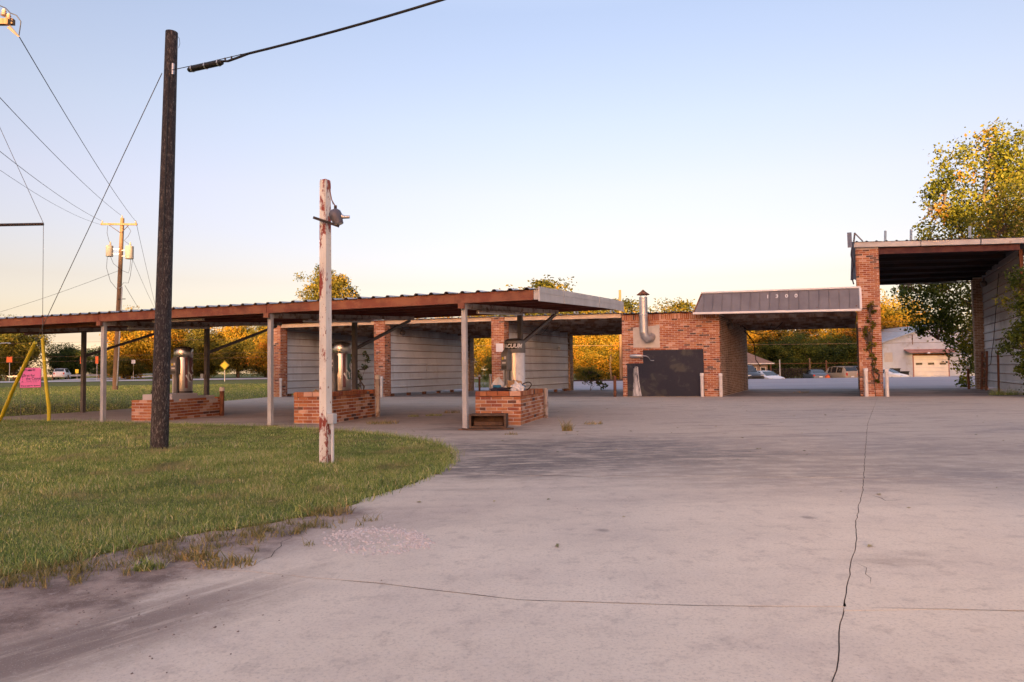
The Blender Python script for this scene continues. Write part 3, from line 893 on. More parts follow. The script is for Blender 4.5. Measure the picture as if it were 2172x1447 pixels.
# ------------------------------------------------------------------ car wash building
cw = thing('car_wash', 'abandoned brick self service car wash with open bays and grey awning', 'car wash', tuple(A0))
BL, BH, BD, JT, CR = .203, .0555, .09, .0125, .068
BRICKS = []
for q in range(4):
    r_ = random.Random(20 + q)
    mbk = MB()
    j = lambda: r_.uniform(-.018, .018)
    c8 = [(sx * .5 + j(), sy * .5 + j() * .3, sz * .5 + j()) for sz in (-1, 1) for sx, sy in ((-1, -1), (1, -1), (1, 1), (-1, 1))]
    mbk.hexa(c8[:4], c8[4:])
    BRICKS.append(mbk.mesh('brick', M_BRICK))
def run(p0, ang, length, z0, nrows, off=0, blen=BL):
    """(centre, length) of running-bond bricks along a face starting at p0; the face normal is to the right of the direction"""
    ca, sa = math.cos(ang), math.sin(ang)
    for r in range(nrows):
        x = -(blen + JT) * (.5 if (r + off) % 2 else 0.)
        z = z0 + CR * r + JT + BH / 2
        while x < length - 1e-4:
            a, b = max(x, 0), min(x + blen, length)
            x += blen + JT
            if b - a < .035: continue
            m = (a + b) / 2
            yield (p0[0] + ca * m - sa * BD / 2, p0[1] + sa * m + ca * BD / 2, z, b - a, ang)
def lay_single(items, parent, proud=.003, h=BH):
    off = ROOT[parent.name]
    for (x, y, z, L_, ang) in items:
        o = bpy.data.objects.new('brick', random.choice(BRICKS))
        e = random.uniform(-.002, proud)
        o.location = (x + math.sin(ang) * e - off[0], y - math.cos(ang) * e - off[1], z - off[2])
        o.rotation_euler = (0, 0, ang)
        o.scale = (L_, BD, h)
        o.parent = parent
        COL.objects.link(o)
def lay_joined(items, parent, mat, name='brick_courses', h=BH, proud=.003):
    mb = MB()
    for (x, y, z, L_, ang) in items:
        e = random.uniform(-.002, proud)
        mb.box((x + math.sin(ang) * e, y - math.cos(ang) * e, z), (L_ + random.uniform(-.003, .003), BD, h), ang, random.random())
    return tag(mb.build(name, mat, parent), kind='stuff')
def core(mb, s0, s1, t0, t1, z0, z1):
    mb.hexa([B(s0, t0, z0), B(s1, t0, z0), B(s1, t1, z0), B(s0, t1, z0)], [B(s0, t0, z1), B(s1, t0, z1), B(s1, t1, z1), B(s0, t1, z1)])
    return mb
def column(s0, s1, t0, t1, h, single=0, mat=M_BRICK, left=False):
    """brick column: mortar core with bricks on the front and right faces (and left where seen)"""
    e = .004
    col = core(MB(), s0 + e, s1 - e, t0 + e, t1 - e, -.01, h).build('brick_column', M_MORTAR, cw)
    rows_ = int(h / CR)
    fr_ = list(run(B(s0, t0), UA, s1 - s0, 0, rows_))
    sd_ = list(run(B(s1, t0), WA, t1 - t0, 0, rows_, 1))
    bk_ = list(run(B(s1, t1), UA + math.pi, s1 - s0, 0, rows_))
    lf_ = list(run(B(s0, t1), WA + math.pi, t1 - t0, 0, rows_, 1))
    if single:
        lay_single(fr_[:single], col)
        lay_joined(fr_[single:] + sd_ + bk_ + lf_, col, mat)
    else:
        lay_joined(fr_ + sd_ + bk_ + lf_, col, mat)
    return col
column(0, .52, -.04, .38, 3.24)
column(5.19, 5.70, -.04, .38, 3.22)
column(10.46, 11.0, -.04, .38, 3.17)
column(23.66, 24.36, -.05, .55, 5.03, single=165)
column(28.72, 29.3, -.05, .4, 4.85)
for s_ in (.08, 5.28, 10.55, 23.72):
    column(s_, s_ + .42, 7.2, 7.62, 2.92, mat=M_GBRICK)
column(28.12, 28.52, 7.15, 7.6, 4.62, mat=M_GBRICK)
# equipment room: front, pilaster, side wall down the fourth bay
rw = core(MB(), 15.655, 19.155, .004, 7.6, -.01, 3.05).build('room_wall', M_MORTAR, cw)
fr_ = list(run(B(15.65, 0), UA, 2.95, 0, 42)) + list(run(B(19.16, .03), WA, 7.55, 0, 43, 1)) 
fr_w = [f for f in fr_ if abs(f[4] - UA) < 1e-6]
fr_s = [f for f in fr_ if abs(f[4] - UA) >= 1e-6]
lay_joined(fr_w, rw, M_BRICK)
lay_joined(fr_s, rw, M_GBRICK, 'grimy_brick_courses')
mb = MB()                                         # upright soldier course under the roof edge
n_ = int(3.5 / (BH + JT))
for i in range(n_):
    p = B(15.65 + (i + .5) * 3.5 / n_, .04, 2.955)
    mb.box(p, (BH, BD, .2), UA, random.random())
tag(mb.build('soldier_course', M_BRICK, rw), kind='stuff')
pil = core(MB(), 18.6 + .004, 19.16 - .004, -.035 + .004, .3, -.01, 2.85).build('brick_pilaster', M_MORTAR, cw)
pf = list(run(B(18.6, -.035), UA, .56, 0, 42))
lay_single(pf, pil)
lay_joined(list(run(B(19.16, -.035), WA, .32, 0, 42, 1)), pil, M_BRICK)
# bay walls of ribbed white siding, each clad in sheets
def siding(s_face, t0, t1, z0, z1, right=True, sheet=.96):
    """sheets of horizontal ribbed metal on the face at s_face, ribs every .32 m"""
    sg = 1 if right else -1
    z = z0
    while z < z1 - .02:
        zt = min(z + sheet, z1)
        prof = []
        zz_ = z
        while zz_ < zt - 1e-3:
            for dz, d in ((0, .0), (.225, .0), (.232, -.03), (.246, -.03), (.252, .03), (.29, .034), (.32, .0)):
                if zz_ + dz <= zt + 1e-4: prof.append((zz_ + dz, d))
            zz_ += .32
        prof.append((zt + .012, .0))
        mb = MB()
        nt_ = 5
        for (pz, d) in prof:
            for k in range(nt_):
                tt = t0 + (t1 - t0) * k / (nt_ - 1)
                mb.v.append(B(s_face + sg * (d + .004 * math.sin(k * 2.1 + pz * 3)), tt, pz))
        for a in range(len(prof) - 1):
            for k in range(nt_ - 1):
                i0 = a * nt_ + k
                mb.face((i0, i0 + 1, i0 + nt_ + 1, i0 + nt_) if right else (i0 + 1, i0, i0 + nt_, i0 + nt_ + 1))
        mb.build('siding_sheet', M_SIDING, cw)
        z = zt
    return
def bay_wall(s_, h, t0=.4, t1=7.2, z0=.12):
    core(MB(), s_ - .05, s_ + .05, t0, t1, z0, h).build('wall_frame', M_RUST, cw)
    siding(s_ + .056, t0, t1, z0, h, True)
    siding(s_ - .056, t0, t1, z0, h, False)
    mb = MB()
    for i in range(6):
        tt = t0 + .3 + i * (t1 - t0 - .6) / 5
        mb.box(B(s_, tt, z0 / 2 - .004), (.12, .2, z0), UA)
    tag(mb.build('support_block', M_RUST, cw), kind='stuff')
bay_wall(.34, 3.12)
bay_wall(5.54, 3.08)
bay_wall(10.82, 3.02)
bay_wall(23.86, 2.9, .55)
core(MB(), 24.1, 24.2, .56, 7.2, .1, 4.9).build('wall_frame', M_RUST, cw)
siding(24.21, .56, 7.2, .1, 4.9, True)
siding(24.09, .56, 7.2, 3.2, 4.9, False)
core(MB(), 28.46, 28.56, .41, 7.14, .12, 4.75).build('wall_frame', M_RUST, cw)
siding(28.45, .41, 7.14, .12, 4.75, False)
siding(28.57, .41, 7.14, .12, 4.75, True)

def ribbed_roof(s0, s1, t0, t1, zf0, zf1, zb0, zb1, mat, name, pitch_=.30, rh=.032, under=None):
    """corrugated sheets, ribs running front to back; zf / zb = height at front / back for s0 and s1. Built as sheets about 0.9 m wide"""
    s = s0
    while s < s1 - .05:
        se = min(s + 3 * pitch_, s1)
        prof = []
        x = s
        while x < se - 1e-3:
            for dx, h in ((0, 0), (.11, 0), (.14, rh), (.175, rh), (.205, 0)):
                if x + dx < se: prof.append((x + dx, h))
            x += pitch_
        prof.append((se + .008, .002))
        mb = MB()
        jt = random.uniform(-.03, .03)
        for (x, h) in prof:
            k = (x - s0) / (s1 - s0)
            mb.v.append(B(x, t0 + jt, zf0 + (zf1 - zf0) * k + h))
            mb.v.append(B(x, t1, zb0 + (zb1 - zb0) * k + h))
        n = len(prof)
        for a in range(n - 1):
            mb.face((2 * a, 2 * a + 2, 2 * a + 3, 2 * a + 1))
        mb.build(name, mat, cw)
        s = se
ribbed_roof(-.35, 15.6, -.16, 7.9, 3.255, 3.135, 3.02, 2.95, M_ROOF, 'roof_sheet')
ribbed_roof(15.62, 18.9, -.2, 7.9, 3.10, 3.07, 2.97, 2.95, M_ROOF, 'roof_sheet')
ribbed_roof(18.92, 23.62, -.1, 7.9, 3.06, 3.0, 2.93, 2.9, M_CEIL, 'roof_sheet')
ribbed_roof(23.55, 29.1, -.2, 7.9, 5.23, 5.02, 4.84, 4.68, M_ROOF, 'roof_sheet')
# ceilings and purlins
def ceiling(s0, s1, zf0, zf1, zb, mat, t0=0.06, t1=7.85):
    mb = MB()
    mb.hexa([B(s0, t0, zf0 - .02), B(s1, t0, zf1 - .02), B(s1, t1, zb - .02), B(s0, t1, zb - .02)],
            [B(s0, t0, zf0), B(s1, t0, zf1), B(s1, t1, zb), B(s0, t1, zb)])
    mb.build('ceiling', mat, cw)
ceiling(-.2, 15.6, 3.225, 3.11, 2.94, M_CEIL)
ceiling(18.95, 23.6, 3.03, 2.97, 2.88, M_CEIL)
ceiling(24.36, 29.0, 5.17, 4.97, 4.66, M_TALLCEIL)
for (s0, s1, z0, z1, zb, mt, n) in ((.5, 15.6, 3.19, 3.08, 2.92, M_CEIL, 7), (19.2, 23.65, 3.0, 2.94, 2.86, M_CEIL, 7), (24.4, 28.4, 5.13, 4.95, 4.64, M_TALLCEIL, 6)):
    for i in range(n):
        k = (i + .6) / n
        tt = .2 + 7.5 * k
        za, zc = z0 + (zb - z0) * k, z1 + (zb - z1) * k
        MB().beam(B(s0, tt, za - .085), B(s1, tt, zc - .085), .06, .13).build('purlin', mt, cw)
# back lintels
MB().beam(B(.3, 7.75, 2.83), B(15.6, 7.75, 2.80), .06, .19).build('back_lintel', M_CEIL, cw)
MB().beam(B(19.2, 7.75, 2.80), B(23.7, 7.75, 2.78), .06, .17).build('back_lintel', M_CEIL, cw)
MB().beam(B(24.4, 7.75, 4.585), B(28.5, 7.75, 4.51), .06, .06).build('back_lintel', M_GALV, cw)
# front fascias
for (a, b, z0, z1) in ((.53, 5.18, 3.135, 3.125), (5.71, 10.45, 3.12, 3.085), (11.01, 15.64, 3.08, 3.03)):
    MB().beam(B(a, .0, z0), B(b, .0, z1), .05, .155).build('fascia_beam', M_TAN, cw, bevel=.004)
    MB().beam(B(a, .03, z0 + .095), B(b, .03, z1 + .095), .16, .025).build('roof_edge_trim', M_DARKPOST, cw)
for (a, b, z0, z1) in ((23.62, 25.6, 5.135, 5.05), (25.62, 27.3, 5.05, 4.985), (27.33, 29.1, 4.98, 4.92)):
    MB().beam(B(a, -.12, z0), B(b, -.12, z1), .09, .17).build('gutter', M_FASCIA, cw, bevel=.006)
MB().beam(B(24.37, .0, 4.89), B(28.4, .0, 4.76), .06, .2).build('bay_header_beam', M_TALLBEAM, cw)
# leftover mansard brackets standing on the roof
def bracket(s_, t_, z, h, lean=.3, w_=.055, back=True):
    mb = MB()
    mb.beam(B(s_, t_, z), B(s_ + .02, t_ + .02, z + h), w_, w_ * .8)
    if back:
        mb.beam(B(s_ + .03, t_ + lean, z), B(s_ + .02, t_ + .03, z + h), w_ * .8, w_ * .6)
        mb.beam(B(s_ - .02, t_ + .02, z + .012), B(s_ + .03, t_ + lean, z + .012), w_ * .8, .02)
    mb.build('roof_bracket', M_GALV, cw)
for s_, z in ((1.15, 3.27), (2.8, 3.26), (4.2, 3.25), (5.75, 3.24), (7.3, 3.23), (9.3, 3.21), (11.6, 3.19), (13.8, 3.17), (15.2, 3.16)):
    bracket(s_, .12, z, .36, .34)
mb = MB(); mb.beam(B(-.1, .1, 3.44), B(.9, .5, 3.26), .2, .02); mb.beam(B(-.15, .08, 3.46), B(.35, .3, 3.4), .06, .05)
mb.build('bent_roof_scrap', M_GALV, cw)
for s_, h in ((24.58, .4), (25.35, .42), (27.05, .46)):
    bracket(s_, .1, 5.23 - (s_ - 23.6) * .04, h, .3, .06, s_ < 25)
# torn mansard remains at the left end of the tall bay
mb = MB()
mb.hexa([B(23.42, -.62, 4.98), B(23.56, -.62, 4.98), B(23.56, -.12, 5.52), B(23.42, -.12, 5.52)], [B(23.42, -.6, 5.02), B(23.56, -.6, 5.02), B(23.56, -.1, 5.58), B(23.42, -.1, 5.58)])
mb.beam(B(23.62, -.05, 5.25), B(23.66, -.1, 5.56), .04, .04)
mb.beam(B(23.9, -.05, 5.25), B(23.66, -.1, 5.54), .04, .03)
mb.build('torn_awning_end', M_AWN, cw)
mb = MB()
for i in range(6):
    za, zb_ = 5.0 - i * .2, 5.0 - (i + 1) * .2
    da, db = .05 + .03 * math.sin(i * 1.7), .05 + .03 * math.sin((i + 1) * 1.7)
    mb.hexa([B(23.58 - db, -.5 + .07 * i, zb_), B(23.62 - db, -.5 + .07 * i, zb_), B(23.62 - db, -.05, zb_), B(23.58 - db, -.05, zb_)],
            [B(23.58 - da, -.55 + .07 * i, za), B(23.62 - da, -.55 + .07 * i, za), B(23.62 - da, -.05, za), B(23.58 - da, -.05, za)])
mb.build('hanging_torn_sheet', M_NAVY, cw)
# grey mansard awning over the fourth bay
SA, SB, TB, TT_ = 18.42, 23.74, -.72, -.36
zb_ = lambda s: 2.985 - (s - SA) * .0165
zt_ = lambda s: 3.70 - (s - SA) * .011
NP = 17
for i in range(NP):
    a, b = SA + .22 * (1 - i / NP) * 0 + (SB - SA) * i / NP, SA + (SB - SA) * (i + 1) / NP
    ka = lambda s: s + .24 * max(0, 1 - (s - SA) / .31) * 1.0
    mb = MB()
    mb.hexa([B(a + .008, TB, zb_(a)), B(b - .008, TB, zb_(b)), B(b - .008, TB + .02, zb_(b)), B(a + .008, TB + .02, zb_(a))],
            [B(ka(a) + .008, TT_, zt_(a)), B(b - .008, TT_, zt_(b)), B(b - .008, TT_ + .02, zt_(b)), B(ka(a) + .008, TT_ + .02, zt_(a))])
    mb.beam(B(ka(b) if i == -1 else b, TB - .012, zb_(b)), B(b, TT_ - .012, zt_(b)), .016, .03, up=(0, -1, .3))
    mb.build('awning_panel', M_AWN, cw)
MB().beam(B(SA - .04, TB - .02, zb_(SA) - .02), B(SB + .03, TB - .02, zb_(SB) - .02), .05, .075).build('awning_gutter', M_TRIM, cw, bevel=.008)
MB().beam(B(SA + .2, TT_ - .01, zt_(SA) + .02), B(SB + .03, TT_ - .01, zt_(SB) + .02), .07, .06).build('awning_cap', M_TRIM, cw, bevel=.008)
MB().beam(B(SB + .01, TB - .02, zb_(SB) + .02), B(SB + .01, TT_ - .02, zt_(SB) - .01), .07, .05, up=(0, -1, .3)).build('awning_end_trim', M_TRIM, cw)
mb = MB()
mb.hexa([B(SA - .035, TB, zb_(SA)), B(SA, TB, zb_(SA)), B(SA, -.06, zb_(SA) + .05), B(SA - .035, -.06, zb_(SA) + .05)],
        [B(SA + .19, TT_, zt_(SA)), B(SA + .23, TT_, zt_(SA)), B(SA + .23, -.1, zt_(SA)), B(SA + .19, -.1, zt_(SA))])
mb.build('awning_end_panel', M_RUST, cw)
MB().hexa([B(SA, TB + .03, zb_(SA) - .012), B(SB, TB + .03, zb_(SB) - .012), B(SB, -.05, zb_(SB) - .0), B(SA, -.05, zb_(SA) - .0)],
          [B(SA, TB + .03, zb_(SA) + .008), B(SB, TB + .03, zb_(SB) + .008), B(SB, -.05, zb_(SB) + .015), B(SA, -.05, zb_(SA) + .015)]).build('awning_soffit', M_CEIL, cw)
MB().beam(B(SA + .25, -.12, 3.66), B(SB, -.12, 3.6), .05, .06).build('awning_rail', M_RUST, cw)
for i in range(5):
    s_ = SA + .4 + i * 1.2
    MB().beam(B(s_, TB + .05, 3.0), B(s_, -.06, 3.55), .04, .04).build('awning_strut', M_RUST, cw)
    MB().beam(B(s_, -.06, 2.98), B(s_, -.1, 3.64), .04, .04).build('awning_strut', M_RUST, cw)
rgt = Vector((UX, UY, 0))
upv = (Vector(B(20, TT_, 3.70)) - Vector(B(20, TB, 2.98))).normalized()
for ch, s_ in (('1', 20.86), ('3', 21.16), ('0', 21.47), ('0', 21.77)):
    k = .72
    p = Vector(B(s_, TB + (TT_ - TB) * k - .015, zb_(s_) + (zt_(s_) - zb_(s_)) * k))
    text_part('street_number', ch, .19, M_TRIM, cw, p, rgt, upv, .006, bold=.004)
# black painted panels, flue, lamp, white plate
mb = MB()
k0 = len(mb.v)
zz1, zz2 = 1.235, 1.715
prof = [(15.82, .012), (18.58, .012), (18.58, zz2), (16.42, zz2), (16.42, zz1), (15.82, zz1)]
mb.hexa([B(s_, -.005, z) for s_, z in prof], [B(s_, -.018, z) for s_, z in prof])
mb.build('black_painted_panel', M_BLACK, cw)
mb = MB()
rr = random.Random(9)
for i in range(16):                                # lime run down the panel, spreading at the foot
    s_ = 16.16 + rr.gauss(0, .035)
    top = 1.13 - abs(rr.gauss(0, .09)); sp = (s_ - 16.16) * 1.1 + rr.gauss(0, .015) + .04
    w1, w2 = rr.uniform(.004, .010), rr.uniform(.008, .02)
    mb.hexa([B(s_ + sp - w2, -.02, .02), B(s_ + sp + w2, -.02, .02), B(s_ + sp * .3 + w1, -.02, .55), B(s_ + w1 * .6, -.02, top), B(s_ - w1 * .6, -.02, top), B(s_ + sp * .3 - w1, -.02, .55)],
            [B(s_ + sp - w2, -.022 - .0004 * i, .02), B(s_ + sp + w2, -.022 - .0004 * i, .02), B(s_ + sp * .3 + w1, -.022 - .0004 * i, .55), B(s_ + w1 * .6, -.022 - .0004 * i, top), B(s_ - w1 * .6, -.022 - .0004 * i, top), B(s_ + sp * .3 - w1, -.022 - .0004 * i, .55)])
tag(mb.build('lime_stain', M_STAIN, cw), kind='stuff')
flue = MB().hexa([B(16.07, -.003, 1.82), B(17.04, -.003, 1.80), B(17.04, -.02, 1.80), B(16.07, -.02, 1.82)], [B(16.07, -.003, 2.56), B(17.04, -.003, 2.64), B(17.04, -.02, 2.64), B(16.07, -.02, 2.56)]).build('flue_plate', M_PLATE, cw)
el = [B(16.76, -.01, 2.22), B(16.72, -.15, 2.15), B(16.65, -.26, 2.13), B(16.58, -.31, 2.22), B(16.55, -.32, 2.36)]
MB().tube(el, .155, 16).build('flue_elbow', M_GALV, cw, smooth=True)
MB().tube([B(16.55, -.32, 2.36), B(16.55, -.32, 3.0)], .158, 20).build('flue_pipe', M_GALV, cw, smooth=True)
MB().tube([B(16.55, -.32, 2.99), B(16.55, -.32, 3.66)], .152, 20).build('flue_pipe', M_GALV, cw, smooth=True)
mb = MB().lathe([(.158, 0), (.165, .01), (.165, .05), (.158, .06)], B(16.55, -.32, 2.96), 20); mb.build('pipe_collar', M_GALV, cw)
mb = MB()
for a in range(4):
    p = B(16.55, -.32, 3.64); an = a * math.pi / 2 + .4
    mb.box((p[0] + .14 * math.cos(an), p[1] + .14 * math.sin(an), 3.71), (.02, .02, .16))
mb.build('cap_strut', M_GALV, cw)
MB().lathe([(.235, 0), (.24, .012), (.11, .11), (.02, .19), (.008, .2)], B(16.55, -.32, 3.745), 20).build('flue_cap', M_RUST, cw, smooth=True)
mb = MB().tube([B(15.98, -.2, 1.50), B(16.02, -.2, 1.505), B(16.2, -.2, 1.51), B(16.38, -.2, 1.505), B(16.45, -.2, 1.50)], [.03, .065, .075, .06, .03], 12)
mb.build('wall_lamp_head', M_GALV, cw, smooth=True)
MB().tube([B(16.45, -.2, 1.505), B(16.58, -.2, 1.50), B(16.66, -.17, 1.45), B(16.69, -.1, 1.36), B(16.69, -.02, 1.33), B(16.82, -.02, 1.33)], .014, 8).build('wall_lamp_arm', M_GALV, cw, smooth=True)
MB().hexa([B(10.66, -.05, 1.78), B(10.96, -.05, 1.77), B(10.96, -.065, 1.77), B(10.66, -.065, 1.78)], [B(10.66, -.05, 2.11), B(10.96, -.05, 2.10), B(10.96, -.065, 2.10), B(10.66, -.065, 2.11)]).build('white_notice_plate', M_WHITE, cw)
# fittings inside the bays
def fitting(s_, t_, z, name='bay_floodlight'):
    p = B(s_, t_, z)
    o = MB().lathe([(.05, -.12), (.1, -.1), (.13, 0), (.11, .06), (.05, .1)], (0, 0, 0), 14)
    o.v = [(x * .3 + z_ * .95, y, z_ * .3 - x * .95) for x, y, z_ in o.v]
    o.rigid(UA, p)
    o.box((p[0], p[1], z + .16), (.05, .05, .16))
    o.build(name, M_DARKPOST, cw, smooth=False)
fitting(19.32, 1.6, 2.62)
fitting(5.75, 1.2, 2.75)
fitting(28.28, 5.6, 4.2)
def hang(pts, r=.012, mat=M_RUBBER, name='hanging_hose'):
    MB().tube(pts, r, 6).build(name, mat, cw, smooth=True)
def sag(a, b, d, n=14):
    a, b = Vector(a), Vector(b)
    return [a.lerp(b, i / n) + Vector((0, 0, -d * 4 * (i / n) * (1 - i / n))) for i in range(n + 1)]
hang(sag(B(19.4, 4.2, 2.75), B(21.1, 3.2, 2.86), .45), .016)
hang(sag(B(19.35, 5.2, 2.7), B(20.6, 3.8, 2.8), .6), .01)
hang([B(19.3, 5.6, 2.6), B(19.5, 5.5, 2.35), B(19.7, 5.4, 2.1), B(19.72, 5.4, 1.7), B(19.76, 5.4, 1.35), B(19.95, 5.3, 1.05)], .02)
hang([B(21.12, 3.2, 2.86), B(21.12, 3.2, 2.3)], .006)
hang(sag(B(11.3, 1.8, 2.75), B(12.2, 1.5, 2.85), .3), .012)
hang(sag(B(11.6, 2.2, 2.8), B(12.6, 1.9, 2.9), .22), .01)
hang(sag(B(28.36, 3.2, 4.3), B(28.34, 4.6, 1.85), .0, 6) + [Vector(B(28.34, 5.0, 1.5)), Vector(B(28.34, 5.3, 1.05)), Vector(B(28.3, 5.6, .95))], .012)
MB().tube([B(28.38, 4.4, 1.92), B(28.38, 2.2, 1.95)], .018, 6).build('hose_rail', M_RUST, cw)
# gear on the second bay wall and its back post
MB().box(B(5.64, 6.5, 1.75), (.05, .05, .75), UA).build('wall_handle', M_RUST, cw)
MB().tube([B(5.66, 3.2, 1.05), B(5.68, 3.2, 1.4)], .016, 6).build('wall_hook', M_GALV, cw)
MB().box(B(10.95, 5.9, 2.05), (.09, .12, .14), UA).build('switch_box', M_GALV, cw)
mb = MB(); mb.box(B(5.95, 7.18, 1.5), (.3, .03, .035), UA); mb.box(B(5.98, 7.18, 1.55), (.035, .03, .28), UA); mb.build('hose_bracket', M_GALV, cw)

# ladder-like red frame leaning on the right wall of the tall bay
lad = thing('ladder', 'rusty red ladder like frame standing against the right bay wall', 'ladder', B(28.2, 6.3))
for tt in (5.75, 6.75):
    MB().beam(B(28.22, tt, 0), B(28.3, tt, 1.55), .06, .07).build('upright', M_RUST, lad)
for z in (.45, .85, 1.2, 1.5):
    MB().beam(B(28.24 + z * .045, 5.78, z), B(28.24 + z * .045, 6.72, z), .04, .04).build('rung', M_RUST, lad)
pst = solo('red_post', MB().beam(B(28.22, 3.3, 0), B(28.25, 3.3, 1.5), .06, .06), M_RUST, 'thin rusty red post against the siding right of the red frame', 'post', B(28.22, 3.3))

# ------------------------------------------------------------------ bollards
def bollard(x, y, h, r, label, pipe=M_OFFWHITE, cap=M_WHITE, tilt=0., z=0.):
    o = thing('bollard', label, 'bollard', (x, y, z), 'pipe bollards')
    MB().tube([(x, y, z), (x + tilt, y, z + h - .06)], r, 12).build('pipe', pipe, o, smooth=True)
    if cap:
        MB().lathe([(r * 1.12, 0), (r * 1.18, .01), (r * 1.15, .085), (r * .8, .1)], (x + tilt, y, z + h - .1), 12).build('cap', cap, o, smooth=True)
    return o
for (s_, t_, h, r, lb, pm) in [
    (.72, -.25, .83, .052, 'white capped bollard at the left end column of the wash bays', M_OFFWHITE),
    (5.72, -.3, .86, .06, 'white capped bollard in front of the second brick column', M_OFFWHITE),
    (15.42, -.25, .84, .055, 'rusty bollard without cap left of the black painted panel', M_RUST),
    (18.56, -.28, .85, .06, 'white capped bollard between the black panel and the brick pilaster', M_OFFWHITE),
    (19.2, -.28, .84, .06, 'white capped bollard at the right corner of the brick pilaster', M_OFFWHITE),
    (23.84, -.3, .95, .06, 'tall off white bollard on the left of the vine covered column', M_OFFWHITE),
    (24.46, -.3, .93, .055, 'off white bollard on the right of the vine covered column', M_OFFWHITE),
    (27.85, 7.3, .95, .05, 'dark red bollard at the back right column of the tall bay', M_RUST),
    (6.05, 7.5, .82, .05, 'dark bollard with pale cap at the back of the second bay', M_RUST),
    (6.6, 7.6, .85, .06, 'pale capped bollard in the back gap beside the third brick column', M_OFFWHITE)]:
    p = B(s_, t_)
    bollard(p[0], p[1], h, r, lb, pm, None if 'without' in lb else M_WHITE)

# ------------------------------------------------------------------ brick islands under the canopy
IA = math.radians(-15)                             # the islands' front runs this way, sides 90 degrees to it
ix, iy = Vector((math.cos(IA), math.sin(IA), 0)), Vector((-math.sin(IA), math.cos(IA), 0))
def island(corner, wd, ln, courses, label, top=True, broken=False, seed=1):
    """corner = front right corner on the ground"""
    random.seed(seed)
    c = Vector((corner[0], corner[1], 0))
    root = thing('brick_island', label, 'brick island', tuple(c), 'brick vacuum islands')
    fl, frr, br, bl = c - ix * wd, c, c + iy * ln, c - ix * wd + iy * ln
    H = courses * CR
    e = .004
    lo = [fl + (ix + iy) * e, frr + (-ix + iy) * e, br + (-ix - iy) * e, bl + (ix - iy) * e]
    hi_h = H - (.01 if top else .035)
    MB().hexa([(p.x, p.y, 0) for p in lo], [(p.x, p.y, hi_h) for p in lo]).build('mortar', M_MORTAR, root)
    rr = []
    rr += list(run(fl, IA, wd, 0, courses))
    rr += list(run(frr, IA + math.pi / 2, ln, 0, courses, 1))
    if broken:
        rr = [q for q in rr if not (q[2] > H - CR * 1.2 and random.random() < .35 and q[4] > IA + 1) and not (q[2] > H - CR * 2.2 and (Vector((q[0], q[1], 0)) - c).dot(iy) > ln - .32)]
    rr2 = list(run(br, IA + math.pi, wd, 0, courses)) + list(run(bl, IA - math.pi / 2, ln, 0, courses, 1))
    lay_single(rr, root)
    lay_joined(rr2, root, M_BRICK)
    if top:                                        # rowlock course on edge along the rim
        it = []
        for p0, ang, L_, cut in ((fl, IA, wd, 0), (frr, IA + math.pi / 2, ln, .42)):
            n = int(L_ / .0985) if ang != IA else int(L_ / .215)
            stp = L_ / n
            for i in range(n):
                if cut and i * stp > L_ - cut: continue
                m = (i + .5) * stp
                ca, sa = math.cos(ang), math.sin(ang)
                it.append((p0.x + ca * m - sa * BD / 2, p0.y + sa * m + ca * BD / 2, H + JT + .045, stp - JT, ang))
        lay_single(it, root, h=.092)
        tag(lay_joined([(br.x - ix.x * m, br.y - ix.y * m, H + .05, .088, IA + math.pi) for m in np.arange(.06, wd, .1)] + [((bl - iy * m + ix * .05).x, (bl - iy * m + ix * .05).y, H + .05, .088, IA - math.pi / 2) for m in np.arange(.06, ln, .1)], root, M_BRICK, 'rim_course', h=.09), kind='stuff')
        q = [fl + (ix + iy) * .1, frr + (-ix + iy) * .1, br - ix * .1 - iy * .1, bl + ix * .1 - iy * .1]
        MB().hexa([(p.x, p.y, H - .02) for p in q], [(p.x, p.y, H + .06) for p in q]).build('fill_slab', M_FLOOR, root)
    else:
        q = [fl + ix * .12 + iy * .18, frr - ix * .05 + iy * .3, br - ix * .05 - iy * .75, bl + ix * .1 - iy * .55]
        MB().hexa([(p.x, p.y, H - .04) for p in q], [(p.x, p.y, H + .125) for p in q]).build('concrete_pad', M_ROAD, root, bevel=.01)
        q = [fl + ix * .1 + iy * (ln - .7), frr - ix * .08 + iy * (ln - .7), br - ix * .08 - iy * .1, bl + ix * .1 - iy * .1]
        MB().hexa([(p.x, p.y, H - .04) for p in q], [(p.x, p.y, H + .045) for p in q]).build('concrete_pad', M_ROAD, root, bevel=.01)
    return root
CI = [(.15, 12.93), (-3.73, 14.05), (-7.88, 15.45)]
island(CI[0], .90, 2.0, 8, 'nearest brick island with a heap of rubbish on top', seed=3)
island(CI[1], .86, 1.98, 8, 'middle brick island behind the flaking white post', seed=4)
island(CI[2], .88, 1.9, 7, 'farthest brick island with broken top courses behind the dark pole', top=False, broken=True, seed=5)
random.seed(99)
def ipt(k, a, b, z=0.):
    """point on island k: a across from the right side, b along from the front"""
    p = Vector((CI[k][0], CI[k][1], 0)) - ix * a + iy * b
    return (p.x, p.y, z)
p = ipt(0, -.03, 2.1); bollard(p[0], p[1], .70, .05, 'weathered grey bollard at the back corner of the nearest brick island', M_CROSS, None, .0)
p = ipt(1, -.04, 2.05); bollard(p[0], p[1], .98, .055, 'tall bollard with white sleeve behind the middle brick island', M_CROSS, M_OFFWHITE)
p = ipt(2, -.05, 1.9); bollard(p[0], p[1], .72, .055, 'rusty bollard with pale cap behind the farthest brick island', M_RUST, M_OFFWHITE)

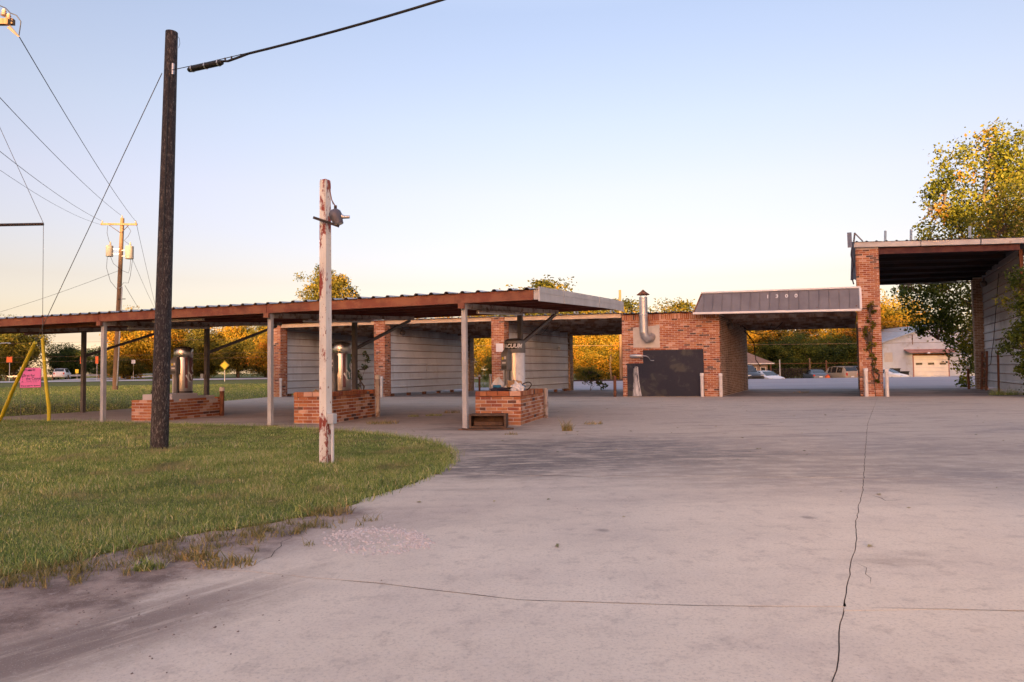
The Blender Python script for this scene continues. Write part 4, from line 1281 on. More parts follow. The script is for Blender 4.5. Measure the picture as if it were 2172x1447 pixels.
# ------------------------------------------------------------------ vacuum machines
def vacuum(k, a, b, z, label, style):
    c = Vector(ipt(k, a, b, z))
    root = thing('vacuum_machine', label, 'vacuum machine', tuple(c), 'coin vacuums on the islands')
    R = .205
    H = 1.10
    if style == 'peel':
        MB().lathe([(R, 0), (R, .0), (R, .82), (R, .82)], c, 32).build('drum', M_STEEL, root, smooth=True)
        MB().lathe([(R + .012, .80), (R + .016, .82), (R + .016, 1.03), (R + .006, 1.05)], c, 32).build('top_band', M_BOXGREY, root, smooth=True)
    else:
        MB().lathe([(R - .004, 0), (R, .02), (R, .86), (R - .003, .87)], c, 32).build('drum', M_STEEL, root, smooth=True)
        MB().lathe([(R + .004, .872), (R + .008, .88), (R + .008, 1.06), (R + .002, 1.07)], c, 32).build('top_band', M_STEEL, root, smooth=True)
    zt = 1.045 if style == 'peel' else 1.07
    MB().lathe([(R + .01, zt), (R + .006, zt + .015), (R * .7, zt + .05), (R * .25, zt + .062), (.01, zt + .065)], c, 32).build('domed_lid', M_DARKCAP, root, smooth=True)
    MB().lathe([(R + .012, 0), (R + .014, .01), (R + .014, .04), (R + .004, .05)], c, 32).build('base_ring', M_DARKCAP, root, smooth=True)
    def on(th, zz, r):                             # th: degrees to the right of the drum's camera side
        a_ = math.atan2(-c.y, -c.x) + math.radians(th)
        return (c.x + r * math.cos(a_), c.y + r * math.sin(a_), c.z + zz)
    def sheet(th0, th1, z0f, z1f, mat, name, r=R + .003, n=10):
        mb = MB()
        for i in range(n + 1):
            th = th0 + (th1 - th0) * i / n
            mb.v += [on(th, z0f(i / n), r), on(th, z1f(i / n), r)]
        for i in range(n):
            mb.face((2 * i, 2 * i + 2, 2 * i + 3, 2 * i + 1))
        return mb.build(name, mat, root)
    if style == 'peel':
        rr = random.Random(2)
        sheet(4, 80, lambda k_: .02, lambda k_: .80 - .04 * (k_ < .05), M_PEEL, 'peeling_film', R + .004)
        sheet(-62, 12, lambda k_: .88, lambda k_: 1.0, M_RUBBER, 'name_band', R + .0175)
        def warp(co):
            th = math.degrees((co.x - .0) / (R + .018)) - 22
            return on(th, .94 + co.y, R + .0185 + co.z)
        text_part('lettering', 'VACUUM', .115, M_LETTER, root, c, (1, 0, 0), (0, 0, 1), .001, shear=.25, bold=.005, fn=warp)
    else:
        sheet(8, 26, lambda k_: .12, lambda k_: .86, M_DECALRED, 'decal_stripe')
        sheet(38, 82, lambda k_: .3, lambda k_: .86, M_DECALTEAL if style == 'teal' else M_DECALRED, 'decal_stripe')
        ca_, sa_ = math.cos(math.radians(52)), math.sin(math.radians(52))
        def warp(co):
            th = math.degrees((co.x * ca_ - co.y * sa_) / R) + 14
            return on(th, .26 + co.x * sa_ + co.y * ca_, R + .0045 + co.z)
        text_part('lettering', 'VACUUM', .25, M_LETTER, root, c, (1, 0, 0), (0, 0, 1), .001, align='LEFT', bold=.008, fn=warp)
    # coin box on the left side with its sticker and hose tube
    fx = Vector(on(-42, 0, 1)) - c; fx.z = 0; fx.normalize()
    ang = math.atan2(fx.y, fx.x)
    bc = c + fx * (R + .06) + Vector((0, 0, .62))
    bx = MB().box(bc, (.14, .17, .34), ang); bx.hexa([tuple(bc + Vector((fx.x * q - fx.y * s_, fx.y * q + fx.x * s_, .17))) for q, s_ in ((-.07, -.085), (.07, -.085), (.07, .085), (-.07, .085))],
                                                     [tuple(bc + Vector((fx.x * q - fx.y * s_, fx.y * q + fx.x * s_, .26))) for q, s_ in ((-.07, -.06), (-.0, -.06), (-.0, .06), (-.07, .06))])
    box_ = bx.build('coin_box', M_BOXGREY, root, bevel=.006)
    sx = Vector((-fx.y, fx.x, 0))
    for (du, dz, su, szz, mt) in ((-.03, .07, .05, .05, M_YELLOW), (.035, .08, .045, .06, M_OFFWHITE), (0, -.02, .1, .035, M_OFFWHITE)):
        MB().box(bc + fx * .072 + sx * du + Vector((0, 0, dz)), (.004, su, szz), ang).build('sticker', mt, box_)
    MB().box(bc + fx * .074 + Vector((0, 0, -.11)), (.012, .13, .07), ang).build('coin_drawer', M_DARKCAP, box_)
    tb = c + fx * (R + .045)
    MB().tube([tuple(tb), (tb.x, tb.y, c.z + .46)], .05, 12).build('hose_tube', M_BOXGREY, root, smooth=True)
    tb2 = c + fx * (R + .02) - sx * .1
    MB().tube([tuple(tb2), (tb2.x, tb2.y, c.z + .5)], .02, 8).build('conduit', M_GALV, root, smooth=True)
    return root
vacuum(0, .42, 1.20, .60, 'vacuum with black name band and peeling white side behind the rubbish heap', 'peel')
vacuum(1, .40, 1.15, .60, 'stainless vacuum with slanted lettering on the middle island', 'teal')
vacuum(2, .42, 1.10, .60, 'stainless vacuum beside the dark pole on the farthest island', 'red')

# ------------------------------------------------------------------ canopy over the vacuums
CA = math.radians(-20)
cx_, cy_ = Vector((math.cos(CA), math.sin(CA), 0)), Vector((-math.sin(CA), math.cos(CA), 0))
P0 = Vector((-.87, 12.17, 0))
def K(s, k, z=0.):
    p = P0 + cx_ * s + cy_ * k
    return (p.x, p.y, z)
cn = thing('vacuum_canopy', 'long rusty red metal canopy over the vacuum islands', 'canopy', tuple(P0))
zr = lambda k: 2.255 + .058 * k                    # underside of the roof beams rises to the back
S0, S1, KD = -22.0, 1.42, 7.45
# front and rear eave beams (C section: web, two flanges), in lengths
def cbeam(s0, s1, k, z, h, mat, name, d=.07):
    mb = MB()
    mb.beam(K(s0, k, z + h / 2), K(s1, k, z + h / 2), .012, h)
    mb.beam(K(s0, k + d / 2, z + .006), K(s1, k + d / 2, z + .006), d, .01)
    mb.beam(K(s0, k + d / 2, z + h - .006), K(s1, k + d / 2, z + h - .006), d, .01)
    return mb.build(name, mat, cn)
for a, b in ((-22, -13.3), (-13.29, -8.9), (-8.89, -4.3), (-4.29, 1.33)):
    cbeam(a, b, 0, zr(0), .175, M_BEAM, 'front_beam')
for a, b in ((-22, -8.9), (-8.89, 1.33)):
    cbeam(a, b, KD - .1, zr(KD) - .02, .15, M_SOFFIT, 'rear_beam')
for k in (1.5, 3.0, 4.5, 6.0):
    cbeam(-22, 1.33, k, zr(k) + .03, .14, M_SOFFIT, 'roof_purlin')
s = S0
while s < S1 - .05:                                # roof in sheets
    se = min(s + .91, S1)
    mb = MB()
    prof = []
    x = s
    while x < se - 1e-3:
        for dx, h in ((0, 0), (.12, 0), (.15, .035), (.19, .035), (.225, 0)):
            if x + dx < se: prof.append((x + dx, h))
        x += .3033
    prof.append((se + .006, .002))
    jt = random.uniform(-.015, .015)
    dz_ = random.uniform(-.004, .004)
    for (x, h) in prof:
        mb.v.append(K(x, -.06 + jt, zr(0) + .183 + h + dz_)); mb.v.append(K(x, KD, zr(KD) + .165 + h + dz_))
        mb.v.append(K(x, -.06 + jt, zr(0) + .180 + h + dz_)); mb.v.append(K(x, KD, zr(KD) + .162 + h + dz_))
    for a in range(len(prof) - 1):
        q = 4 * a
        mb.face((q, q + 4, q + 5, q + 1)); mb.face((q + 3, q + 7, q + 6, q + 2)); mb.face((q + 2, q + 6, q + 4, q))
    mb.build('roof_sheet', M_ROOF, cn)
    s = se
MB().hexa([K(S0, .02, zr(.02) + .165), K(S1 - .1, .02, zr(.02) + .165), K(S1 - .1, KD - .05, zr(KD) + .15), K(S0, KD - .05, zr(KD) + .15)],
          [K(S0, .02, zr(.02) + .172), K(S1 - .1, .02, zr(.02) + .172), K(S1 - .1, KD - .05, zr(KD) + .157), K(S0, KD - .05, zr(KD) + .157)]).build('roof_underside', M_SOFFIT, cn)
# pale end fascia in five boards, the last one drooping
for i in range(5):
    k0_, k1_ = -.05 + i * 1.53, -.05 + (i + 1) * 1.53 - .012
    dr = (0, 0, 0, .01, .05)[i]
    za, zb2 = zr(k0_) - .03, zr(k1_) - .03 - dr
    ss = 1.43 + (.0, .006, 0, .008, .004)[i]
    mb = MB()
    mb.hexa([K(ss, k0_, za), K(ss + .03, k0_, za), K(ss + .03, k1_, zb2), K(ss, k1_, zb2)], [K(ss, k0_, zr(k0_) + .22), K(ss + .03, k0_, zr(k0_) + .22), K(ss + .03, k1_, zr(k1_) + .22 - dr * .5), K(ss, k1_, zr(k1_) + .22 - dr * .5)])
    mb.beam(K(ss + .02, k0_, zr(k0_) + .12), K(ss + .02, k1_, zr(k1_) + .12 - dr), .032, .014)
    mb.build('end_fascia', M_FASCIA, cn)
MB().hexa([K(1.34, -.015, zr(0)), K(1.43, -.015, zr(0)), K(1.43, .03, zr(0)), K(1.34, .03, zr(0))], [K(1.34, -.015, zr(0) + .18), K(1.43, -.015, zr(0) + .2), K(1.43, .03, zr(0) + .2), K(1.34, .03, zr(0) + .18)]).build('beam_end_plate', M_FASCIA, cn)
FS = [0, -4.25, -8.8, -13.3]
for i, s_ in enumerate(FS):
    # pale square front post with foot plate, weathered cross beam, dark rear post and brace
    post = MB().box(K(s_, .06, (zr(0) - .02) / 2), (.088, .088, zr(0) - .02), CA).build('front_post', M_GREYPOST, cn, bevel=.006)
    MB().box(K(s_, .06, .006), (.2, .2, .012), CA).build('foot_plate', M_RUST, post)
    MB().beam(K(s_, -.03, zr(0) - .055), K(s_, 6.05, zr(6.05) - .055), .075, .10).build('cross_beam', M_CROSS, cn, bevel=.004)
    MB().box(K(s_, -.06, zr(0) - .05), (.12, .05, .1), CA).build('beam_seat', M_BEAM, cn)
    pr = MB()
    pr.box(K(s_, 3.08, (zr(3.08) - .105) / 2), (.105, .10, zr(3.08) - .105), CA)
    pr.build('rear_post', M_DARKPOST, cn, bevel=.005)
    MB().beam(K(s_, 3.12, 1.62), K(s_, 5.85, zr(5.85) - .12), .06, .07).build('brace', M_DARKPOST, cn)
for s_, k0_, k1_ in ((.07, .5, 2.9), (-4.17, 1.0, 3.6), (-8.7, .6, 3.0)):       # tube lights slung under the cross beams
    lt = MB().beam(K(s_ + .02, k0_, zr(k0_) - .15), K(s_ + .02, k1_, zr(k1_) - .15), .09, .07).build('tube_light', M_CROSS, cn, bevel=.01)
    MB().tube([K(s_ + .05, k0_ - .06, zr(k0_) - .17), K(s_ + .05, k1_ - .1, zr(k1_) - .17)], .02, 8).build('lamp_tube', M_LAMPGLASS, lt, smooth=True)
MB().beam(K(-11.4, .5, zr(.5) - .06), K(-9.3, .35, zr(.35) - .055), .1, .06).build('loose_soffit_strip', M_RUST, cn)
MB().beam(K(-7.5, .2, zr(.2) - .05), K(-6.2, .3, zr(.3) - .05), .08, .05).build('loose_soffit_strip', M_CROSS, cn)
MB().box(K(-8.86, 3.0, 1.0), (.09, .06, .12), CA).build('outlet_box', M_GALV, cn)

# ------------------------------------------------------------------ rusty tray by the canopy post
tr = thing('rusty_metal_tray', 'brown rusty open metal tray on its side against the nearest island', 'metal tray', (*GP(1030, 912), 0))
TA = math.radians(-8)
tx, ty = Vector((math.cos(TA), math.sin(TA), 0)), Vector((-math.sin(TA), math.cos(TA), 0))
o_ = Vector((-.78, 12.22, 0))
def TQ(a, b, z): return tuple(o_ + tx * a + ty * b + Vector((0, 0, z)))
Lw, Dp, Hh_ = .66, .30, .27
def tbox(a0, a1, b0, b1, z0, z1, name, mat=None, par=None):
    return MB().hexa([TQ(a0, b0, z0), TQ(a1, b0, z0), TQ(a1, b1, z0), TQ(a0, b1, z0)], [TQ(a0, b0, z1), TQ(a1, b0, z1), TQ(a1, b1, z1), TQ(a0, b1, z1)]).build(name, mat or M_BROWN, par or tr, bevel=.003)
tbox(0, Lw, 0, Dp, .03, .045, 'bottom_wall')
tbox(0, Lw, 0, Dp, Hh_ - .015, Hh_, 'top_wall')
tbox(0, .015, 0.001, Dp - .001, .046, Hh_ - .016, 'end_wall')
tbox(Lw - .015, Lw, 0.001, Dp - .001, .046, Hh_ - .016, 'end_wall')
tbox(.016, Lw - .016, Dp - .015, Dp, .046, Hh_ - .016, 'back_wall')
for a0, a1, z0, z1 in ((0, Lw, .03, .06), (0, Lw, Hh_ - .03, Hh_ + .002), (0, .035, .061, Hh_ - .031), (Lw - .035, Lw, .061, Hh_ - .031)):
    tbox(a0, a1, -.012, .0, z0, z1, 'front_rim')
tbox(.07, Lw - .07, .1, .115, .06, .13, 'inner_ledge')
mat_ = MB()
n = 18
ring = []
for i in range(n):
    a = 2 * math.pi * i / n
    r = 1 + .14 * math.sin(a * 3 + 1) + random.uniform(-.05, .05)
    ring.append(TQ(.28 + .47 * math.cos(a) * r, .02 + .2 * math.sin(a) * r, 0))
mat_.hexa([(x, y, .002) for x, y, z in ring], [(x, y, .022 + random.uniform(0, .012)) for x, y, z in ring])
solo('soggy_mat', mat_, M_BROWN, 'dark soggy mat lying under the rusty tray and canopy post', 'mat', TQ(.28, .02, 0))

# ------------------------------------------------------------------ rubbish on the islands
def crumple(name, c, size, mat, label, cat, seed, n=2, amp=.22, rz=0., flat=1.):
    """crumpled soft lump: icosphere with folded noise, sitting on its base"""
    r_ = random.Random(seed)
    import bmesh
    bm = bmesh.new()
    bmesh.ops.create_icosphere(bm, subdivisions=n + 1, radius=1)
    ph = [r_.uniform(0, 6) for _ in range(6)]
    vs_ = []
    for v in bm.verts:
        p = v.co
        k = 1 + amp * (math.sin(p.x * 5 + ph[0]) * math.sin(p.y * 4 + ph[1]) + .6 * math.sin(p.z * 9 + p.x * 6 + ph[2]) + .5 * r_.uniform(-1, 1))
        q = p * k
        v.co = Vector((q.x * size[0], q.y * size[1], max(q.z, -.55) * size[2]))
    mz = min(v.co.z for v in bm.verts)
    for v in bm.verts: v.co.z -= mz
    bmesh.ops.rotate(bm, verts=bm.verts, cent=(0, 0, 0), matrix=Matrix.Rotation(rz, 3, 'Z'))
    me = bpy.data.meshes.new(name); bm.to_mesh(me); bm.free()
    me.materials.append(mat)
    o = put_mesh(name, me, loc=c)
    return tag(o, label, cat, 'rubbish heaped on the nearest island')
ZT = .6
def IT(a, b, z=ZT + .003): return ipt(0, a, b, z)
def carton(c, size, ang, tilt, label, mat=M_BLUE):
    o = thing('carton', label, 'carton', c, 'rubbish heaped on the nearest island')
    R_ = Matrix.Rotation(ang, 3, 'Z') @ Matrix.Rotation(tilt, 3, 'X')
    def q(x, y, z):
        p = R_ @ Vector((x, y, z)); return (c[0] + p.x, c[1] + p.y, c[2] + p.z + abs(math.sin(tilt)) * size[1] * .5)
    a, b, h = size[0] / 2, size[1] / 2, size[2]
    MB().hexa([q(-a, -b, 0), q(a, -b, 0), q(a, b, 0), q(-a, b, 0)], [q(-a, -b, h), q(a, -b, h), q(a, b, h), q(-a, b, h)]).build('carton_body', mat, o, bevel=.003)
    MB().hexa([q(-a, b, h), q(a, b, h), q(a * .95, b * 1.5, h * 1.35), q(-a * .95, b * 1.5, h * 1.35)], [q(-a, b - .004, h), q(a, b - .004, h), q(a * .95, b * 1.5 - .004, h * 1.35), q(-a * .95, b * 1.5 - .004, h * 1.35)]).build('flap', M_OFFWHITE, o)
    MB().hexa([q(-a * .5, -b - .003, h * .35), q(a * .6, -b - .003, h * .35), q(a * .6, -b, h * .35), q(-a * .5, -b, h * .35)], [q(-a * .5, -b - .003, h * .7), q(a * .6, -b - .003, h * .7), q(a * .6, -b, h * .7), q(-a * .5, -b, h * .7)]).build('white_label', M_WHITE, o)
    return o
carton(IT(.56, .32), (.15, .11, .15), .15, .12, 'small blue carton with white label under the tilted white tub')
carton(IT(.14, .42), (.19, .13, .14), -.5, -.2, 'blue carton lying behind the white plastic bag')
tub = thing('plastic_tub', 'white plastic tub tipped on its edge at the left of the rubbish', 'tub', IT(.52, .52), 'rubbish heaped on the nearest island')
tm = MB().lathe([(.085, 0), (.10, .02), (.125, .15), (.132, .155), (.128, .158), (.118, .15), (.092, .025), (.01, .02)], (0, 0, 0), 20)
Rt = Matrix.Rotation(.4, 3, 'Z') @ Matrix.Rotation(-.95, 3, 'Y')
cT = IT(.52, .5, ZT + .12)
tm.v = [tuple(Vector(cT) + Rt @ Vector(v)) for v in tm.v]
tm.build('tub_shell', M_OFFWHITE, tub, smooth=True)
crumple('paper_sack', IT(.27, .52), (.15, .10, .16), M_KRAFT, 'crumpled brown paper sack in the middle of the rubbish', 'paper sack', 1)
crumple('plastic_bag', IT(.13, .22), (.12, .08, .13), M_FILM, 'crumpled white plastic bag in front of the blue carton', 'plastic bag', 2, amp=.28)
crumple('dark_cloth', IT(.42, .2), (.24, .09, .07), M_NAVY, 'heap of dark cloth spilling along the island front', 'cloth', 3, amp=.3)
crumple('plastic_bag', IT(.44, .62), (.08, .07, .09), M_FILM, 'small white bag wedged between tub and paper sack', 'plastic bag', 4, amp=.25)
crumple('pale_rag', IT(.62, .16), (.11, .06, .025), M_PEEL, 'flat pale rag hanging at the left front of the rubbish', 'rag', 5, amp=.3)
hs = MB()
c0 = Vector(IT(.4, .26, ZT + .08))
pts = []
for i in range(60):
    a = i / 60 * 2 * math.pi * 2.4
    pts.append(c0 + ix * (.2 * math.cos(a) + .02 * math.sin(a * 2.3)) + iy * (.09 * math.sin(a)) + Vector((0, 0, .012 * math.sin(a * 1.7) + .02 * (i / 60))))
hs.tube(pts, .014, 6)
solo('vacuum_hose', hs, M_RUBBER, 'coil of black vacuum hose lying on the dark cloth', 'hose', tuple(c0), 'rubbish heaped on the nearest island', smooth=True)
hs = MB()
c0 = Vector(IT(.03, .5, ZT + .12))
hs.tube([c0 + ix * .11 * math.cos(a) + iy * .03 * math.cos(a) + Vector((0, 0, .075 * math.sin(a) + .04 * math.cos(a))) for a in np.linspace(-2.2, 3.0, 26)], .011, 6)
solo('vacuum_hose', hs, M_RUBBER, 'black hose loop standing up at the right end of the rubbish', 'hose', tuple(c0), 'rubbish heaped on the nearest island', smooth=True)
p = ipt(2, .55, .42, 7 * CR + .125)
o = crumple('bin_bag', p, (.15, .1, .07), M_BAG, 'black plastic bag lying on the farthest island beside its vacuum', 'bag', 8)
del o['group']
p = ipt(1, .62, .5, .605)
o = crumple('dead_leaf_heap', p, (.1, .08, .045), M_KRAFT, 'small rusty brown leaf heap on the middle island', 'leaf heap', 9, amp=.35)
del o['group']
p = GP(505, 1208); 

# ------------------------------------------------------------------ white flaking post with hanging floodlight
wp = thing('lamp_post', 'square white post with flaking paint and a dangling floodlight', 'lamp post', (-2.16, 7.9, 0))
wa = math.radians(-25)
mb = MB()
for k, (z, hw) in enumerate(((-.02, .052), (1.1, .050), (2.2, .0475), (3.27, .045), (3.3, .041))):
    for sx_, sy_ in ((-1, -1), (1, -1), (1, 1), (-1, 1)):
        x, y = sx_ * hw, sy_ * hw
        mb.v.append((-2.16 + x * math.cos(wa) - y * math.sin(wa), 7.9 + x * math.sin(wa) + y * math.cos(wa), z))
for k in range(4):
    for j in range(4):
        q = (j + 1) % 4
        mb.face((k * 4 + j, k * 4 + q, k * 4 + 4 + q, k * 4 + 4 + j))
mb.face((16, 17, 18, 19))
mb.build('post', M_FLAKE, wp)
MB().beam((-2.27, 7.82, 2.84), (-1.965, 7.74, 2.72), .035, .03).build('cross_arm', M_IRON, wp)
lampc = Vector((-2.0, 7.76, 2.84))
lm = MB().lathe([(.03, -.10), (.055, -.1), (.062, -.055), (.075, 0), (.07, .045), (.045, .075), (.012, .085)], (0, 0, 0), 16)
Rl = Matrix.Rotation(-.35, 3, 'Y')
lm.v = [tuple(lampc + Rl @ Vector(v)) for v in lm.v]
hd = lm.build('lamp_head', worn('lamp_metal', (.11, .10, .12), (.16, .15, .17), 9, .5, .4, dirt=(.10, .06, .06), dscale=12), wp, smooth=True)
MB().tube([tuple(lampc + Rl @ Vector((0, 0, -.103))), tuple(lampc + Rl @ Vector((0, 0, -.09)))], .045, 14).build('lens', M_LAMPGLASS, hd)
MB().tube([tuple(lampc + Vector((.05, .0, 0))), tuple(lampc + Vector((.10, -.01, -.015))), tuple(lampc + Vector((.16, -.015, -.015)))], [.03, .02, .018], 10).build('socket', M_GALV, hd, smooth=True)
MB().box(tuple(lampc + Vector((-.005, 0, .1))), (.03, .02, .04)).build('clamp', M_IRON, hd)
MB().tube([(-2.105, 7.84, 3.23), (-2.085, 7.83, 3.14), (-2.06, 7.81, 3.04), tuple(lampc + Vector((-.01, 0, .12)))], .006, 6).build('lead_wire', M_RUST, wp)
MB().tube([(-2.07, 7.82, 3.06), (-2.045, 7.80, 2.99), tuple(lampc + Vector((.012, 0, .12)))], .003, 5).build('lead_wire', M_WIRELT, wp)
jb = MB().box((-2.075, 7.86, .52), (.085, .07, .115), wa).build('junction_box', worn('grey_pvc', (.42, .44, .47), (.48, .5, .53), 4, .5), wp, bevel=.004)
MB().tube([(-2.07, 7.855, .46), (-2.07, 7.855, -.01)], .019, 10).build('conduit', worn('pvc_conduit', (.55, .57, .6), (.62, .64, .66), 4, .5), wp, smooth=True)

# ------------------------------------------------------------------ creosoted service pole, cable and guy
dp = thing('service_pole', 'dark creosoted wooden pole leaning right with a splice cable at its top', 'utility pole', (-4.96, 9.62, 0))
DT = Vector((-4.865, 9.68, 6.0)); DB = Vector((-4.965, 9.62, -.05))
n = 14
MB().tube([DB.lerp(DT, i / n) for i in range(n + 1)], [.118 - .035 * i / n for i in range(n + 1)], 18).build('trunk', M_CREO, dp, smooth=True)
MB().tube([(-4.8, 9.6, 5.5), (-4.8, 9.595, 5.34)], .02, 6).build('clevis', M_GALV, dp)
MB().tube([DT + Vector((.075, 0, -.05)), DT + Vector((.12, -.02, -.1)), DT + Vector((.13, -.02, -.18)), DT + Vector((.11, -.02, -.24))], .003, 5).build('wire_stub', M_WIRE, dp)
for z in (3.4, 5.3):
    MB().lathe([(.104 - .035 * z / 6 + .012, 0), (.104 - .035 * z / 6 + .014, .006), (.104 - .035 * z / 6 + .012, .012)], DB.lerp(DT, z / 6), 16).build('band', M_WIRE, dp)
MB().tube([(-4.94, 9.6, .1), (-4.89, 9.54, 3), (-4.85, 9.58, 5.3)], .008, 5).build('ground_wire', M_WIRE, dp)
cb = thing('overhead_cable', 'black bundled cable with a splice case running up right from the dark pole', 'cable', (-4.8, 9.6, 5.4))
a, b = Vector((-4.8, 9.58, 5.40)), Vector((4.6, 6.1, 6.35))
def CBp(k, dz=0.): 
    p = a.lerp(b, k); p.z += -.28 * 4 * k * (1 - k) * .9 + dz; return p
MB().tube([CBp(i / 30) for i in range(31)], .006, 6).build('messenger_wire', M_WIRE, cb, smooth=True)
MB().tube([CBp(.088, -.03), CBp(.10, -.05), CBp(.115, -.035), CBp(.135, -.012)] + [CBp(.135 + (1 - .135) * i / 24, -.012) for i in range(1, 25)], .0165, 8).build('cable_sheath', M_RUBBER, cb, smooth=True)
MB().tube([CBp(.030, -.055), CBp(.034, -.045), CBp(.085, -.045), CBp(.09, -.05)], [.03, .042, .042, .03], 12).build('splice_case', M_RUBBER, cb, smooth=True)
for k in (.036, .06, .083):
    MB().tube([CBp(k, -.045), CBp(k + .002, -.045)], .048, 10).build('case_band', M_GALV, cb)
for k in (.095, .106, .122):
    MB().box(tuple(CBp(k, -.018)), (.02, .012, .05)).build('spacer', M_RUBBER, cb)
def wire(name, p, q, sagv, r, label, mat=M_WIRE, group=None, n=18, cat='wire'):
    p, q = Vector(p), Vector(q)
    mb = MB().tube([p.lerp(q, i / n) + Vector((0, 0, -sagv * 4 * (i / n) * (1 - i / n))) for i in range(n + 1)], r, 5)
    return solo(name, mb, mat, label, cat, tuple(p), group, smooth=True)
G1, G2 = (-10.95, 14.5, 0), (-10.72, 15.82, 0)
wire('guy_wire', (-4.99, 9.66, 5.39), G1, .0, .006, 'guy wire slanting from the dark pole down to the leaning yellow guard', M_WIRELT, cat='guy wire')
def guard(base, top, label):
    b_, t_ = Vector(base), Vector(top)
    o = thing('guy_guard', label, 'guy guard', tuple(b_), 'yellow guy wire guards')
    m_ = b_.lerp(t_, .15) + Vector((.03, 0, 0))
    MB().tube([b_, m_, b_.lerp(t_, .5), t_], [.038, .04, .036, .034], 10).build('guard_tube', M_YELLOW, o, smooth=True)
    MB().tube([b_ + Vector((0, 0, -.05)), b_ + Vector((0, 0, .05))], .016, 6).build('anchor_rod', M_GALV, o)
g_ = (Vector((-4.99, 9.66, 5.39)) - Vector(G1)).normalized()
guard(G1, Vector(G1) + g_ * 2.95, 'yellow guard tube slanting at the left edge of the lawn')
guard(G2, (-10.88, 15.8, 1.93), 'upright yellow guard tube right of the pink sign')

# ------------------------------------------------------------------ power poles and lines
def insulator(p, parent, h=.16):
    MB().lathe([(.03, 0), (.075, .01), (.03, .04), (.065, .06), (.03, .09), (.05, .11), (.03, h)], p, 10).build('insulator', M_CERAMIC, parent, smooth=True)
np_ = thing('power_pole', 'tall power pole past the left edge, only its crossarm tip and strut showing', 'utility pole', (-12.75, 15.35, 0), 'power poles with crossarms')
MB().tube([(-12.75, 15.35, -.1), (-12.75, 15.35, 10.9)], .15, 14, .11).build('pole', M_POLE, np_, smooth=True)
for dy, dz, x1, mt in ((-.14, 9.17, -11.42, M_POLE), (.14, 9.32, -11.52, M_POLE)):
    MB().beam((-14.1, 15.35 + dy, dz), (x1, 15.35 + dy + .1, dz), .1, .13).build('crossarm', mt, np_)
insulator((-11.5, 15.4, 9.25), np_); insulator((-11.66, 15.47, 9.40), np_); insulator((-13.9, 15.2, 9.24), np_)
MB().tube([(-11.45, 15.33, 9.08), (-11.33, 15.5, 8.92)], [.05, .02], 8).build('strain_insulator', M_CERAMIC, np_, smooth=True)
MB().tube([(-12.1, 15.4, 9.5), (-11.8, 15.45, 9.66), (-11.62, 15.46, 9.58), (-11.48, 15.42, 9.44), (-11.36, 15.45, 9.40), (-11.29, 15.5, 9.28), (-11.31, 15.5, 9.1), (-11.33, 15.5, 8.95)], .011, 6).build('jumper_wire', M_RUBBER, np_, smooth=True)
MB().tube([(-12.7, 15.5, 4.52), (-10.9, 15.8, 4.6)], .035, 8).build('guy_strut', M_IRON, np_, smooth=True)
wire('guy_wire', (-12.7, 15.4, 9.0), (-10.9, 15.8, 4.62), 0, .006, 'upper guy wire dropping to the tip of the dark strut', M_WIRELT, cat='guy wire')
wire('guy_wire', (-10.9, 15.8, 4.58), (-10.88, 15.8, 1.8), 0, .006, 'vertical guy wire from the strut tip to the upright yellow guard', M_WIRELT, cat='guy wire')

fp = thing('transformer_pole', 'tan power pole with two grey transformers and crossarm beyond the canopy', 'utility pole', (-28.9, 49.8, .02))
FB, FT = Vector((-28.95, 49.8, -.05)), Vector((-28.55, 49.8, 12.6))
MB().tube([FB.lerp(FT, i / 6) for i in range(7)], .19, 12, .13).build('pole', M_POLE, fp, smooth=True)
arm = MB().beam((-30.0, 49.6, 12.14), (-27.35, 49.6, 12.08), .10, .14).build('crossarm', M_POLE, fp)
for a, b in (((-29.4, 49.6, 12.05), (-28.62, 49.62, 11.5)), ((-27.95, 49.6, 12.05), (-28.5, 49.62, 11.5))):
    MB().beam(a, b, .03, .04).build('arm_brace', M_IRON, fp)
for p in ((-29.9, 49.6, 12.2), (-28.55, 49.75, 12.6), (-27.45, 49.6, 12.16)):
    insulator(p, fp, .2)
for (x, z, r, h) in ((-29.38, 9.75, .24, .78), (-27.92, 9.55, .28, .92)):
    tk = MB().lathe([(r * .96, 0), (r, .03), (r, h - .04), (r * 1.03, h - .03), (r * 1.03, h), (r * .6, h + .05), (.02, h + .06)], (x, 49.65, z), 18).build('transformer', M_TANK, fp, smooth=True)
    MB().lathe([(.05, 0), (.08, .03), (.05, .08), (.075, .12), (.05, .17), (.06, .22), (.03, .28)], (x + .05, 49.65, z + h + .04), 10).build('bushing', M_CERAMIC, tk, smooth=True)
    MB().beam((x, 49.7, z + h * .7), (-28.68, 49.75, z + h * .7), .08, .08).build('hanger', M_GALV, fp)
    MB().beam((x, 49.7, z + h * .25), (-28.7, 49.75, z + h * .25), .06, .06).build('hanger', M_GALV, fp)
def loop(pts):
    MB().tube(pts, .014, 5).build('jumper_wire', M_WIRE, fp, smooth=True)
loop([(-29.5, 49.6, 12.0), (-29.55, 49.6, 11.5), (-29.4, 49.6, 10.9), (-29.33, 49.6, 10.75)])
loop([(-28.1, 49.6, 12.0), (-27.8, 49.6, 11.6), (-28.0, 49.6, 11.2), (-28.3, 49.6, 10.9), (-27.9, 49.6, 10.6)])
loop([(-29.5, 49.6, 9.8), (-29.5, 49.5, 8.9), (-29.2, 49.5, 7.9), (-28.75, 49.6, 7.3)])
loop([(-29.3, 49.6, 9.8), (-29.0, 49.5, 9.2), (-28.4, 49.5, 8.7), (-27.95, 49.6, 8.5), (-27.85, 49.6, 8.9), (-27.8, 49.6, 9.5)])
